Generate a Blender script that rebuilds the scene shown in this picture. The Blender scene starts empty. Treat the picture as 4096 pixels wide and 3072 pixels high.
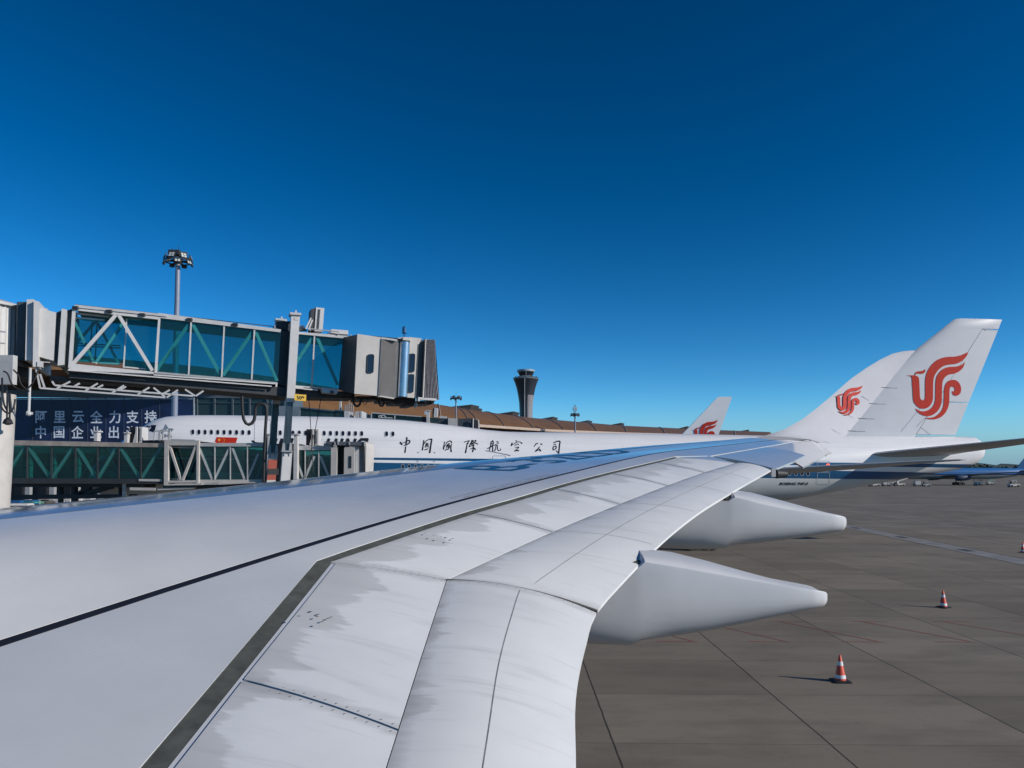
import bpy, bmesh, math, random
import numpy as np
from mathutils import Vector, Matrix
random.seed(7)
R = math.radians

# ------------------------------------------------------------------ camera, world, sun
scene = bpy.context.scene
C = scene.collection
CAM_Z, F, PITCH, PY0 = 5.6, 773.0, R(3.0), 431.5      # focal length in pixels of a 1024 wide frame, principal row
cam_d = bpy.data.cameras.new('camera'); cam = bpy.data.objects.new('camera', cam_d); C.objects.link(cam)
cam.location = (0, 0, CAM_Z); cam.rotation_euler = (R(90) + PITCH, 0, 0)
cam_d.sensor_width = 36; cam_d.lens = 36 * F / 1024; cam_d.shift_y = (PY0 - 384) / 1024
cam_d.clip_start = 0.1; cam_d.clip_end = 60000
scene.camera = cam
SUN_EL, SUN_AZ = R(24), R(110)                          # azimuth clockwise from +Y
w = bpy.data.worlds.new('World'); scene.world = w; w.use_nodes = True
nt = w.node_tree; nt.nodes.clear()
sky = nt.nodes.new('ShaderNodeTexSky'); sky.sky_type = 'NISHITA'; sky.sun_disc = False
sky.sun_elevation = SUN_EL; sky.sun_rotation = SUN_AZ
sky.air_density = 0.6; sky.dust_density = 0.0; sky.ozone_density = 3.0
hs = nt.nodes.new('ShaderNodeHueSaturation'); hs.inputs['Saturation'].default_value = 1.15
ga = nt.nodes.new('ShaderNodeGamma'); ga.inputs['Gamma'].default_value = 1.5
bg = nt.nodes.new('ShaderNodeBackground'); bg.inputs['Strength'].default_value = 0.064
wo = nt.nodes.new('ShaderNodeOutputWorld')
nt.links.new(sky.outputs[0], ga.inputs[0]); nt.links.new(ga.outputs[0], hs.inputs['Color'])
tn = nt.nodes.new('ShaderNodeMix'); tn.data_type = 'RGBA'; tn.blend_type = 'MULTIPLY'; tn.inputs[0].default_value = 1; tn.inputs[7].default_value = (1, 1.09, .86, 1)
nt.links.new(hs.outputs[0], tn.inputs[6]); gz = nt.nodes.new('ShaderNodeTexCoord'); gs = nt.nodes.new('ShaderNodeSeparateXYZ'); nt.links.new(gz.outputs['Generated'], gs.inputs[0])
gr = nt.nodes.new('ShaderNodeMapRange'); gr.interpolation_type = 'SMOOTHSTEP'; gr.inputs['From Min'].default_value = -.01; gr.inputs['From Max'].default_value = .10
gr.inputs['To Min'].default_value = 1; gr.inputs['To Max'].default_value = 0; nt.links.new(gs.outputs[2], gr.inputs['Value'])
hz = nt.nodes.new('ShaderNodeMix'); hz.data_type = 'RGBA'; hz.inputs[7].default_value = (2.9, 5.2, 7.3, 1)   # pale blue air along the horizon
nt.links.new(gr.outputs[0], hz.inputs[0]); nt.links.new(tn.outputs[2], hz.inputs[6]); nt.links.new(hz.outputs[2], bg.inputs[0]); nt.links.new(bg.outputs[0], wo.inputs[0])
sd = bpy.data.lights.new('sun', 'SUN'); sd.energy = 4.2; sd.angle = R(0.53); sd.color = (1, 0.94, 0.86)
so = bpy.data.objects.new('sun', sd); C.objects.link(so)
sv = Vector((math.sin(SUN_AZ) * math.cos(SUN_EL), math.cos(SUN_AZ) * math.cos(SUN_EL), math.sin(SUN_EL)))
so.rotation_euler = sv.to_track_quat('Z', 'Y').to_euler(); so.location = sv * 100
vs = scene.view_settings
vs.view_transform = 'Standard'; vs.look = 'None'; vs.gamma = 1; vs.exposure = 0.0
scene.cycles.max_bounces = 8; scene.cycles.transparent_max_bounces = 16

# ------------------------------------------------------------------ geometry helpers
def ray(px, py):
    u, v = (px - 512) / F, (PY0 - py) / F
    c, s = math.cos(PITCH), math.sin(PITCH)
    return Vector((u, c - v * s, s + v * c))
O = Vector((0, 0, CAM_Z))
def at(px, py, Y):
    """the world point at distance Y that the photo shows at px, py"""
    d = ray(px, py)
    return O + d * (Y / d.y)
def on_plane(px, py, P, n):
    d = ray(px, py); n = Vector(n)
    return O + d * ((Vector(P) - O).dot(n) / d.dot(n))

class MB:
    def __init__(s): s.v = []; s.f = []; s.uv = {}
    def vert(s, p): s.v.append(tuple(p)); return len(s.v) - 1
    def face(s, pts): s.f.append([s.vert(p) for p in pts]); return s
    def hexa(s, b, t):
        i = len(s.v); s.v += [tuple(p) for p in b] + [tuple(p) for p in t]
        s.f += [[i+3, i+2, i+1, i], [i+4, i+5, i+6, i+7]] + [[i+k, i+(k+1) % 4, i+4+(k+1) % 4, i+4+k] for k in range(4)]
        return s
    def box(s, c, d, rz=0):
        c = Vector(c); m = Matrix.Rotation(rz, 3, 'Z'); x, y, z = [k / 2 for k in d]
        q = [c + m @ Vector((a * x, b * y, e * z)) for e in (-1, 1) for a, b in ((-1, -1), (1, -1), (1, 1), (-1, 1))]
        return s.hexa(q[:4], q[4:])
    def beam(s, p, q, w, h=None, up=(0, 0, 1)):
        p, q = Vector(p), Vector(q); d = (q - p).normalized(); h = h or w
        a = d.cross(Vector(up))
        a = a.normalized() if a.length > 1e-4 else Vector((1, 0, 0))
        b = a.cross(d).normalized(); a = a * w / 2; b = b * h / 2
        k = [(-1, -1), (1, -1), (1, 1), (-1, 1)]
        return s.hexa([p + a * x + b * y for x, y in k], [q + a * x + b * y for x, y in k])
    def slab(s, quad, off):
        off = Vector(off); return s.hexa(quad, [Vector(p) + off for p in quad])
    def tube(s, pts, r, n=10, cap=True):
        pts = [Vector(p) for p in pts]; rr = r if isinstance(r, (list, tuple)) else [r] * len(pts)
        rings = []; ref = None
        for k, p in enumerate(pts):
            d = (pts[min(k+1, len(pts)-1)] - pts[max(k-1, 0)]).normalized()
            if ref is None: ref = Vector((0, 0, 1)) if abs(d.z) < .9 else Vector((1, 0, 0))
            a = d.cross(ref).normalized(); b = d.cross(a).normalized(); ref = a.cross(d)
            rings.append([p + (a * math.cos(2*math.pi*j/n) + b * math.sin(2*math.pi*j/n)) * rr[k] for j in range(n)])
        return s.loft(rings, True, cap)
    def loft(s, rings, closed=True, cap=True):
        base = []
        for r_ in rings: base.append([s.vert(p) for p in r_])
        n = len(base[0])
        for a, b in zip(base, base[1:]):
            for j in range(n if closed else n - 1):
                s.f.append([a[j], a[(j+1) % n], b[(j+1) % n], b[j]])
        if cap and closed:
            s.f.append(base[0][::-1]); s.f.append(base[-1])
        return s
    def lathe(s, c, prof, n=24, cap=True):
        c = Vector(c)
        return s.loft([[c + Vector((r*math.cos(2*math.pi*j/n), r*math.sin(2*math.pi*j/n), z)) for j in range(n)] for r, z in prof], True, cap)

OFF = {}
def tag(o, label=None, cat=None, group=None, kind=None):
    if label: o['label'] = label
    if cat: o['category'] = cat
    if group: o['group'] = group
    if kind: o['kind'] = kind
    return o
def empty(name, loc, label, cat, group=None, rz=0):
    o = bpy.data.objects.new(name, None); C.objects.link(o); o.location = loc; o.rotation_euler = (0, 0, rz)
    o.empty_display_size = 0.5
    OFF[o.name] = Vector(loc) if not rz else Vector((0, 0, 0))
    return tag(o, label, cat, group)
def obj(name, mb, m, parent=None, smooth=None, recalc=True, uvs=None):
    off = OFF.get(parent.name, Vector((0, 0, 0))) if parent else Vector((0, 0, 0))
    me = bpy.data.meshes.new(name)
    vv = [tuple(Vector(p) - off) for p in mb.v] if off.length else mb.v
    me.from_pydata(vv, [], mb.f); 
    if recalc:
        b = bmesh.new(); b.from_mesh(me); bmesh.ops.recalc_face_normals(b, faces=b.faces); b.to_mesh(me); b.free()
    me.update()
    if uvs is not None:
        l = me.uv_layers.new(name='uv')
        for lp in me.loops: l.data[lp.index].uv = uvs[lp.vertex_index]
    o = bpy.data.objects.new(name, me); C.objects.link(o)
    if m: me.materials.append(m)
    if parent: o.parent = parent
    OFF[o.name] = off
    if smooth is not None:
        me.polygons.foreach_set('use_smooth', [True] * len(me.polygons))
        if smooth < 180: me.set_sharp_from_angle(angle=R(smooth))
    return o
def children(o): return [c for c in bpy.data.objects if c.parent == o]
def copy_tree(o, parent=None):
    c = o.copy(); C.objects.link(c)
    if parent: c.parent = parent
    for ch in children(o): copy_tree(ch, c)
    return c
def struct(name, mb, m, smooth=None):
    return tag(obj(name, mb, m, None, smooth), kind='structure')

# ------------------------------------------------------------------ materials
def nmat(name):
    m = bpy.data.materials.new(name); m.use_nodes = True
    return m, m.node_tree, m.node_tree.nodes['Principled BSDF']
def N(t, typ, **kw):
    n = t.nodes.new(typ)
    for k, v in kw.items(): setattr(n, k, v)
    return n
def val(x): return (x[0], x[1], x[2], 1)
def coords(t, scale=(1, 1, 1), kind='Object'):
    tc = N(t, 'ShaderNodeTexCoord'); mp = N(t, 'ShaderNodeMapping'); mp.inputs['Scale'].default_value = scale
    t.links.new(tc.outputs[kind], mp.inputs['Vector']); return mp.outputs[0]
def noise(t, vec, sc, det=4, rough=.6):
    n = N(t, 'ShaderNodeTexNoise'); n.inputs['Scale'].default_value = sc; n.inputs['Detail'].default_value = det
    n.inputs['Roughness'].default_value = rough; t.links.new(vec, n.inputs['Vector']); return n.outputs['Fac']
def ramp(t, x, stops):
    r = N(t, 'ShaderNodeValToRGB'); e = r.color_ramp.elements
    while len(e) < len(stops): e.new(.5)
    for k, (p, c) in enumerate(stops): e[k].position = p; e[k].color = val(c) if not isinstance(c, (int, float)) else (c, c, c, 1)
    t.links.new(x, r.inputs[0]); return r.outputs[0]
def mixc(t, f, a, b, mode='MIX'):
    n = N(t, 'ShaderNodeMix', data_type='RGBA', blend_type=mode)
    for s, x in ((0, f), (6, a), (7, b)):
        if isinstance(x, (int, float)): n.inputs[s].default_value = x if s == 0 else (x, x, x, 1)
        elif isinstance(x, (tuple, list)): n.inputs[s].default_value = val(x)
        else: t.links.new(x, n.inputs[s])
    return n.outputs[2]
def math_(t, op, a, b=None, c=None):
    n = N(t, 'ShaderNodeMath', operation=op)
    for k, x in enumerate((a, b, c)):
        if x is None: continue
        if isinstance(x, (int, float)): n.inputs[k].default_value = x
        else: t.links.new(x, n.inputs[k])
    return n.outputs[0]
def paint(name, col, rough=.45, var=.12, sc=1.2, metal=0, bump=0, stretch=(1, 1, 1), spec=.5):
    m, t, b = nmat(name)
    v = coords(t, stretch)
    f = noise(t, v, sc, 5)
    lo = tuple(c * (1 - var) for c in col); hi = tuple(min(1, c * (1 + var)) for c in col)
    t.links.new(ramp(t, f, [(.3, lo), (.7, hi)]), b.inputs['Base Color'])
    b.inputs['Roughness'].default_value = rough; b.inputs['Metallic'].default_value = metal
    b.inputs['Specular IOR Level'].default_value = spec
    if bump:
        bp = N(t, 'ShaderNodeBump'); bp.inputs['Strength'].default_value = bump; bp.inputs['Distance'].default_value = .02
        t.links.new(noise(t, v, sc * 8, 4), bp.inputs['Height']); t.links.new(bp.outputs[0], b.inputs['Normal'])
    return m
def glass(name, tint, rough=.02, dark=0.0):
    m, t, b = nmat(name); t.nodes.remove(b)
    out = t.nodes['Material Output']
    tr = N(t, 'ShaderNodeBsdfTransparent'); tr.inputs[0].default_value = val(tint)
    df = N(t, 'ShaderNodeBsdfDiffuse'); df.inputs[0].default_value = val(tuple(.5 * c for c in tint))
    mx0 = N(t, 'ShaderNodeMixShader'); mx0.inputs[0].default_value = dark
    gl = N(t, 'ShaderNodeBsdfGlossy'); gl.inputs['Roughness'].default_value = rough
    lw = N(t, 'ShaderNodeLayerWeight'); fac = math_(t, 'ADD', math_(t, 'MULTIPLY', math_(t, 'POWER', lw.outputs['Facing'], 5.), .9), .03)
    mx = N(t, 'ShaderNodeMixShader')
    t.links.new(tr.outputs[0], mx0.inputs[1]); t.links.new(df.outputs[0], mx0.inputs[2])
    t.links.new(fac, mx.inputs[0]); t.links.new(mx0.outputs[0], mx.inputs[1]); t.links.new(gl.outputs[0], mx.inputs[2])
    t.links.new(mx.outputs[0], out.inputs[0])
    return m

M = {}
M['white'] = paint('white_paint', (.54, .53, .52), .4, .08, 2.0)
M['cream'] = paint('cream_paint', (.50, .47, .44), .55, .08, 2.0, bump=.05)
M['jetwhite'] = paint('airliner_white', (.74, .74, .75), .28, .03, .5)
M['finwhite'] = paint('tail_fin_white', (.60, .60, .615), .38, .03, .8, spec=.3)
M['grey'] = paint('grey_steel', (.30, .31, .32), .5, .12, 3)
M['lgrey'] = paint('light_grey_steel', (.46, .46, .46), .5, .1, 3)
M['dark'] = paint('dark_steel', (.035, .038, .042), .6, .2, 3)
M['black'] = paint('black_rubber', (.012, .012, .014), .55, .2, 4)
M['darkpanel'] = paint('dark_blue_grey_panel', (.05, .06, .07), .5, .15, 3)
M['chrome'] = paint('bare_steel', (.45, .46, .48), .22, .1, 2, metal=.9)
M['bronze'] = None
M['red'] = paint('red_paint', (.48, .030, .016), .6, .06, 3, spec=.15)
M['reddark'] = paint('faded_red_paint', (.42, .09, .06), .5, .15, 4)
M['yellow'] = paint('yellow_sign', (.78, .48, .05), .45, .05, 3)
M['blue'] = paint('blue_paint', (.02, .10, .24), .35, .08, 2)
M['regblue'] = paint('registration_blue', (.012, .10, .22), .4, .05, 2)
M['ink'] = paint('black_lettering', (.012, .013, .02), .45, .1, 3)
M['goldstar'] = paint('star_yellow', (.80, .42, .03), .4, .03, 3)
M['emblemgrey'] = paint('emblem_grey', (.16, .20, .25), .4, .1, 3)
M['teal'] = glass('teal_bridge_glass', (.26, .70, .72), .02, .03)
M['green'] = glass('green_bridge_glass', (.32, .68, .65), .02, .02)
M['fglass'] = paint('terminal_glass', (.02, .035, .045), .08, .3, .05)
M['window'] = paint('cabin_window', (.012, .016, .03), .1, .2, 2)
M['banner_white'] = paint('banner_lettering', (.70, .76, .86), .6, .05, 3)
M['cone'] = paint('cone_orange_red', (.62, .07, .03), .5, .08, 8)
M['sleeve'] = paint('reflective_white', (.72, .72, .74), .4, .08, 8)
M['lampglass'] = paint('floodlight_glass', (.55, .58, .55), .15, .15, 6)
M['greenpaint'] = paint('green_paint', (.06, .32, .22), .5, .1, 4)

# wing skins -----------------------------------------------------------
def wing_mat(name, col, rough, dirt=False, spec=.5, reach_=0.0, metal=0.0, ior=1.5, coat=0.0):
    m, t, b = nmat(name); b.inputs['Coat Weight'].default_value = coat; b.inputs['Coat IOR'].default_value = 1.9; b.inputs['Coat Roughness'].default_value = .10; b.inputs['Metallic'].default_value = metal; b.inputs['IOR'].default_value = ior
    v = coords(t)
    n1 = noise(t, v, .9, 6); n2 = noise(t, v, 14, 5, .7)
    base = ramp(t, n1, [(.3, tuple(c * .95 for c in col)), (.7, tuple(c * 1.04 for c in col))])
    base = mixc(t, math_(t, 'MULTIPLY', ramp(t, n2, [(.55, 0.), (.8, 1.)]), .06), base, tuple(c * .6 for c in col))
    if dirt:
        un = N(t, 'ShaderNodeUVMap'); un.uv_map = 'uv'; uv = un.outputs[0]
        sp = N(t, 'ShaderNodeSeparateXYZ'); t.links.new(uv, sp.inputs[0])
        # grime gathered along the hinge side of each panel and drawn out in streaks along the flow
        mp = N(t, 'ShaderNodeMapping'); mp.inputs['Scale'].default_value = (7, .9, 1); t.links.new(uv, mp.inputs[0])
        s1 = noise(t, mp.outputs[0], 1.6, 5, .65)
        mp2 = N(t, 'ShaderNodeMapping'); mp2.inputs['Scale'].default_value = (1.1, .5, 1); t.links.new(uv, mp2.inputs[0])
        s2 = noise(t, mp2.outputs[0], 1.3, 3, .5)
        reach = math_(t, 'ADD', math_(t, 'MULTIPLY', s1, .35), math_(t, 'MULTIPLY', s2, 1.15))
        d = math_(t, 'SUBTRACT', reach, math_(t, 'ADD', sp.outputs[1], .42 + reach_))
        mask = ramp(t, d, [(.0, 0.), (.05, .8), (.4, 1.)])
        base = mixc(t, math_(t, 'MULTIPLY', mask, .42), base, (.30, .285, .26))
        eg = N(t, 'ShaderNodeUVMap'); eg.uv_map = 'edge'; se = N(t, 'ShaderNodeSeparateXYZ'); t.links.new(eg.outputs[0], se.inputs[0])
        rag = math_(t, 'MULTIPLY', math_(t, 'SUBTRACT', noise(t, coords(t, (.8, 4, 4)), 2.2, 6, .65), .5), .30)
        side = ramp(t, math_(t, 'ADD', se.outputs[0], rag), [(.0, 1.), (.06, .75), (.16, 0.)])
        front = ramp(t, math_(t, 'ADD', se.outputs[1], rag), [(.0, 1.), (.05, .7), (.14, 0.)])
        base = mixc(t, math_(t, 'MULTIPLY', math_(t, 'MAXIMUM', side, front), .38), base, (.25, .24, .225))
        mp3 = N(t, 'ShaderNodeMapping'); mp3.inputs['Scale'].default_value = (2.2, .35, 1); t.links.new(uv, mp3.inputs[0])
        sm = noise(t, mp3.outputs[0], 3.1, 5, .6)
        base = mixc(t, math_(t, 'MULTIPLY', ramp(t, sm, [(.54, 0.), (.74, 1.)]), .24), base, (.22, .21, .21))
    t.links.new(base, b.inputs['Base Color'])
    rr = ramp(t, n1, [(.3, rough * .85), (.7, rough * 1.15)]); t.links.new(rr, b.inputs['Roughness'])
    b.inputs['Specular IOR Level'].default_value = spec
    return m
M['wing'] = wing_mat('wing_skin', (.68, .68, .675), .25, spec=.5, coat=1.0)
M['wingpanel'] = wing_mat('wing_panel_weathered', (.76, .76, .75), .34, True)
M['flap'] = wing_mat('flap_skin_weathered', (.70, .70, .69), .34, True, reach_=.30)
M['fairing'] = wing_mat('fairing_skin', (.56, .56, .57), .36)
M['slat'] = wing_mat('leading_edge_metal', (.42, .44, .47), .12, spec=.5, metal=.65)
M['wingtip'] = paint('wing_tip_white', (.50, .50, .53), .65, .04, 1, spec=.15)
M['gloss'] = wing_mat('glossy_aileron_skin', (.46, .47, .49), .06, spec=1.0)
M['seal_and_shade'] = paint('rubber_seal_and_slot_shade', (.085, .09, .08), .8, .25, 6, spec=.15)

# ------------------------------------------------------------------ ground
def ground_material():
    m, t, b = nmat('apron_concrete')
    tc = N(t, 'ShaderNodeTexCoord'); sp = N(t, 'ShaderNodeSeparateXYZ'); t.links.new(tc.outputs['Object'], sp.inputs[0])
    x, y = sp.outputs[0], sp.outputs[1]
    warp = noise(t, coords(t), 1.1, 5)
    xw = math_(t, 'ADD', x, math_(t, 'MULTIPLY', math_(t, 'SUBTRACT', warp, .5), .06))
    cell = 4.45
    gx = math_(t, 'DIVIDE', math_(t, 'SUBTRACT', xw, 2.1), cell)
    gy = math_(t, 'DIVIDE', math_(t, 'SUBTRACT', math_(t, 'ADD', y, math_(t, 'MULTIPLY', x, .02)), 16.35), 3.55)
    def dist(g, size): # metres to the nearest joint
        fr = math_(t, 'FRACT', g); return math_(t, 'MULTIPLY', math_(t, 'MINIMUM', fr, math_(t, 'SUBTRACT', 1, fr)), size)
    jx = ramp(t, dist(gx, cell), [(.012, 1.), (.028, 0.)])
    jy = ramp(t, dist(gy, 3.55), [(.008, 1.), (.02, 0.)])
    cx = math_(t, 'FLOOR', gx); cy = math_(t, 'FLOOR', gy)
    cb = N(t, 'ShaderNodeCombineXYZ'); t.links.new(cx, cb.inputs[0]); t.links.new(cy, cb.inputs[1])
    wn = N(t, 'ShaderNodeTexWhiteNoise', noise_dimensions='2D'); t.links.new(cb.outputs[0], wn.inputs['Vector'])
    v = coords(t)
    big = noise(t, v, .05, 5); mid = noise(t, coords(t, (.55, 1.3, 1)), .4, 8, .68); fine = noise(t, v, 9, 6, .75); grit = noise(t, v, 60, 3, .8)
    col = ramp(t, big, [(.3, (.180, .152, .118)), (.7, (.225, .192, .150))])
    col = mixc(t, .5, col, ramp(t, wn.outputs[0], [(0, (.140, .119, .094)), (1, (.275, .238, .190))]))
    col = mixc(t, math_(t, 'MULTIPLY', ramp(t, mid, [(.46, 0.), (.62, 1.)]), .45), col, (.105, .092, .076))
    col = mixc(t, math_(t, 'MULTIPLY', ramp(t, mid, [(.22, 1.), (.40, 0.)]), .5), col, (.27, .24, .205))
    speck = math_(t, 'MULTIPLY', ramp(t, fine, [(.57, 0.), (.68, 1.)]), ramp(t, noise(t, v, .35, 4), [(.45, 0.), (.62, 1.)]))
    col = mixc(t, math_(t, 'MULTIPLY', speck, .7), col, (.05, .048, .045))
    col = mixc(t, math_(t, 'MULTIPLY', ramp(t, grit, [(.3, 1.), (.7, 0.)]), .22), col, (.07, .065, .06))
    streak = noise(t, coords(t, (.09, .9, 1)), .8, 7, .68)
    col = mixc(t, math_(t, 'MULTIPLY', ramp(t, streak, [(.52, 0.), (.72, 1.)]), .28), col, (.085, .075, .062))
    col = mixc(t, math_(t, 'MULTIPLY', jy, .55), col, (.035, .033, .03))
    col = mixc(t, math_(t, 'MULTIPLY', jx, .9), col, (.02, .019, .018))
    t.links.new(col, b.inputs['Base Color']); b.inputs['Roughness'].default_value = .85
    b.inputs['Specular IOR Level'].default_value = .25
    bp = N(t, 'ShaderNodeBump'); bp.inputs['Strength'].default_value = .25; bp.inputs['Distance'].default_value = .01
    t.links.new(fine, bp.inputs['Height']); t.links.new(bp.outputs[0], b.inputs['Normal'])
    return m
g = MB(); S_ = 9000
g.face([(-S_, -300, 0), (S_, -300, 0), (S_, 2 * S_, 0), (-S_, 2 * S_, 0)])
struct('apron_ground', g, ground_material())

def worn(name, col, amount=.5, sc=2.5):
    m, t, b = nmat(name)
    f = noise(t, coords(t), sc, 6, .7)
    t.links.new(ramp(t, f, [(.5 - .22 * amount, (.13, .12, .11)), (.5 + .1 * amount, col)]), b.inputs['Base Color'])
    b.inputs['Roughness'].default_value = .8
    return m
def strip(mb, p, q, wd, z):
    p, q = Vector((p[0], p[1], z)), Vector((q[0], q[1], z)); d = (q - p).normalized(); a = Vector((-d.y, d.x, 0)) * wd / 2
    mb.face([p - a, q - a, q + a, p + a])
mk = MB(); strip(mk, (48.6, 118), (44.0, 40), .16, .006); strip(mk, (52, 140), (51, 46), .0 + .12, .006)
strip(mk, (40.5, 104), (37.6, 40), .10, .006)
strip(mk, (60, 132), (90, 138), .5, .006); strip(mk, (38, 150), (120, 163), .25, .006)
struct('white_road_markings', mk, worn('worn_white_line', (.42, .41, .40), .9))
mk = MB()
for k in range(9):                                      # red hatching on the concrete
    x0 = 3.6 + 3.05 * k
    strip(mk, (x0, 29.4 - .02 * k), (x0 + 1.35, 29.35 - .02 * k), .07, .006)
    strip(mk, (x0 + 1.2, 25.9 - .02 * k), (x0 + 2.55, 25.85 - .02 * k), .07, .006)
    strip(mk, (x0 + .3, 29.38), (x0 + 2.4, 25.9), .07, .007)
struct('red_road_markings', mk, worn('worn_red_line', (.30, .06, .045), 1.0, 4))
mk = MB(); strip(mk, (70, 150), (130, 158), .3, .006); strip(mk, (52, 96), (75, 91), .16, .007)
struct('yellow_road_markings', mk, worn('worn_yellow_line', (.32, .24, .06), 1.0))
mk = MB(); strip(mk, (36.2, 98), (30.6, 34), 1.9, .004)
struct('drainage_strip', mk, paint('drain_concrete', (.20, .195, .19), .8, .25, .8, bump=.2))
mk = MB()
for sx in (-.98, .98): strip(mk, (36.2 + sx, 98), (30.6 + sx, 34), .09, .008)
for k in range(5):
    yy = 44 + 11 * k; xx = 30.6 + (yy - 34) * 5.6 / 64
    strip(mk, (xx, yy), (xx + .14, yy + 1.6), .7, .009)
struct('drainage_strip_edge', mk, paint('drain_iron', (.035, .033, .03), .8, .3, 2))
mk = MB()
random.seed(3)
for k in range(16):
    x0, y0 = random.uniform(3, 36), random.uniform(15, 75)
    l, wd = random.uniform(.1, .45), random.uniform(.05, .22)
    n_ = 14; ring = []
    for j in range(n_):
        a = 2 * math.pi * j / n_; r_ = 1 + random.uniform(-.3, .3)
        ring.append((x0 + l * r_ * math.cos(a), y0 + wd * r_ * math.sin(a), .003))
    mk.face(ring)


# ------------------------------------------------------------------ text, logo and stroke helpers
def text_mesh(body, size=1.0, bold=0.0, shear=0.0, align='LEFT'):
    cu = bpy.data.curves.new('lettering_curve', 'FONT'); cu.body = body; cu.size = size; cu.offset = bold; cu.shear = shear
    cu.align_x = align; cu.fill_mode = 'FRONT'; cu.resolution_u = 6
    ob = bpy.data.objects.new('lettering_curve', cu); C.objects.link(ob)
    dg = bpy.context.evaluated_depsgraph_get(); dg.update()
    me = ob.evaluated_get(dg).to_mesh()
    v = [tuple(p.co) for p in me.vertices]; f = [list(p.vertices) for p in me.polygons]
    ob.evaluated_get(dg).to_mesh_clear()
    bpy.data.objects.remove(ob); bpy.data.curves.remove(cu)
    mb = MB(); mb.v = v; mb.f = f
    return mb
def cut(mb, step):
    """cut a flat mesh in the xy plane into a grid so it can follow a curved skin"""
    me = bpy.data.meshes.new('tmp'); me.from_pydata(mb.v, [], mb.f)
    b = bmesh.new(); b.from_mesh(me); bpy.data.meshes.remove(me)
    bmesh.ops.triangulate(b, faces=b.faces)
    co = np.array([p.co for p in b.verts]); lo, hi = co.min(0), co.max(0)
    for ax in (0, 1):
        k = lo[ax] + step
        while k < hi[ax]:
            n_ = Vector((0, 0, 0)); n_[ax] = 1; p = Vector((0, 0, 0)); p[ax] = k
            bmesh.ops.bisect_plane(b, geom=b.verts[:] + b.edges[:] + b.faces[:], plane_co=p, plane_no=n_)
            k += step
    out = MB(); b.verts.index_update()
    out.v = [tuple(p.co) for p in b.verts]; out.f = [[q.index for q in f.verts] for f in b.faces]; b.free()
    return out
def remap(mb, fn):
    out = MB(); out.v = [tuple(fn(*p[:2])) for p in mb.v]; out.f = [list(f) for f in mb.f]; return out
def smooth_poly(pts, n=4, closed=True):
    """Catmull-Rom through a hand drawn outline; a point given three values (x, y, 1) is a sharp corner"""
    P = [np.array(p[:2], float) for p in pts]; sharp = [len(p) > 2 for p in pts]; L = len(P); out = []
    for i in range(L if closed else L - 1):
        p1, p2 = P[i], P[(i+1) % L]
        p0 = P[i-1] if (closed or i > 0) and not sharp[i] else p1
        p3 = P[(i+2) % L] if (closed or i + 2 < L) and not sharp[(i+1) % L] else p2
        for k in range(n):
            s = k / n
            out.append(.5 * (2*p1 + (p2-p0)*s + (2*p0-5*p1+4*p2-p3)*s*s + (3*p1-p0-3*p2+p3)*s**3))
    if not closed: out.append(P[-1])
    return [tuple(p) for p in out]
def fill(polys):
    mb = MB()
    for poly in polys:
        cu = bpy.data.curves.new('outline', 'CURVE'); cu.dimensions = '2D'; cu.fill_mode = 'BOTH'
        sp = cu.splines.new('POLY'); sp.points.add(len(poly) - 1); sp.use_cyclic_u = True
        for k, p in enumerate(poly): sp.points[k].co = (p[0], p[1], 0, 1)
        ob = bpy.data.objects.new('outline', cu); C.objects.link(ob)
        dg = bpy.context.evaluated_depsgraph_get(); dg.update()
        me = ob.evaluated_get(dg).to_mesh(); o_ = len(mb.v)
        mb.v += [tuple(p.co) for p in me.vertices]; mb.f += [[i + o_ for i in p.vertices] for p in me.polygons]
        ob.evaluated_get(dg).to_mesh_clear(); bpy.data.objects.remove(ob); bpy.data.curves.remove(cu)
    return mb
EMBLEM = [
 [(70,642,1),(245,638,1),(275,645),(320,675),(338,730),(345,900),(352,1070),(365,1120),(395,1150),(425,1153),(455,1125),(465,1060),(462,900),(465,750),(480,650),(520,540),(590,435),(690,340),(800,285),(900,262),(1000,255),(1100,248),(1200,225),(1290,190),(1375,150,1),(1350,225),(1290,300),(1200,365),(1110,400),(1000,412),(900,430),(820,465),(740,530),(680,610),(645,690),(632,800),(630,950),(630,1100),(620,1170),(580,1250),(520,1305),(430,1328),(350,1315),(280,1265),(225,1190),(208,1110),(203,980),(195,850),(193,740),(185,685),(160,655)],
 [(247,636,1),(257,600),(290,565),(340,555),(400,548),(440,530),(468,508,1),(465,560),(440,595),(390,608),(330,602),(280,608),(264,636,1)],
 [(1308,345,1),(1280,390),(1220,425),(1120,455),(1000,462),(900,480),(820,520),(750,590),(705,670),(685,760),(680,900),(680,1120),(670,1190),(635,1270),(570,1335),(480,1375),(400,1382),(330,1365),(255,1318,1),(290,1380),(360,1435),(440,1470),(530,1480),(620,1460),(710,1400),(775,1320),(810,1230),(820,1150),(822,1000),(824,850),(835,760),(870,690),(930,640),(1000,612),(1080,600),(1160,570),(1240,510),(1290,430)],
 [(455,1518,1),(560,1515),(660,1495),(750,1440),(820,1360),(855,1270),(865,1180),(866,1050),(870,920),(885,850),(920,785),(980,742),(1050,730),(1120,740),(1180,780),(1225,850),(1240,930),(1225,1000),(1180,1045),(1130,1058),(1080,1045),(1048,1005),(1038,950,1),(1055,968),(1080,965),(1098,940),(1090,895),(1060,872),(1025,870),(995,895),(986,940),(984,1050),(985,1180),(970,1270),(930,1370),(870,1450),(790,1510),(700,1540),(620,1548),(530,1540)]]
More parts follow.
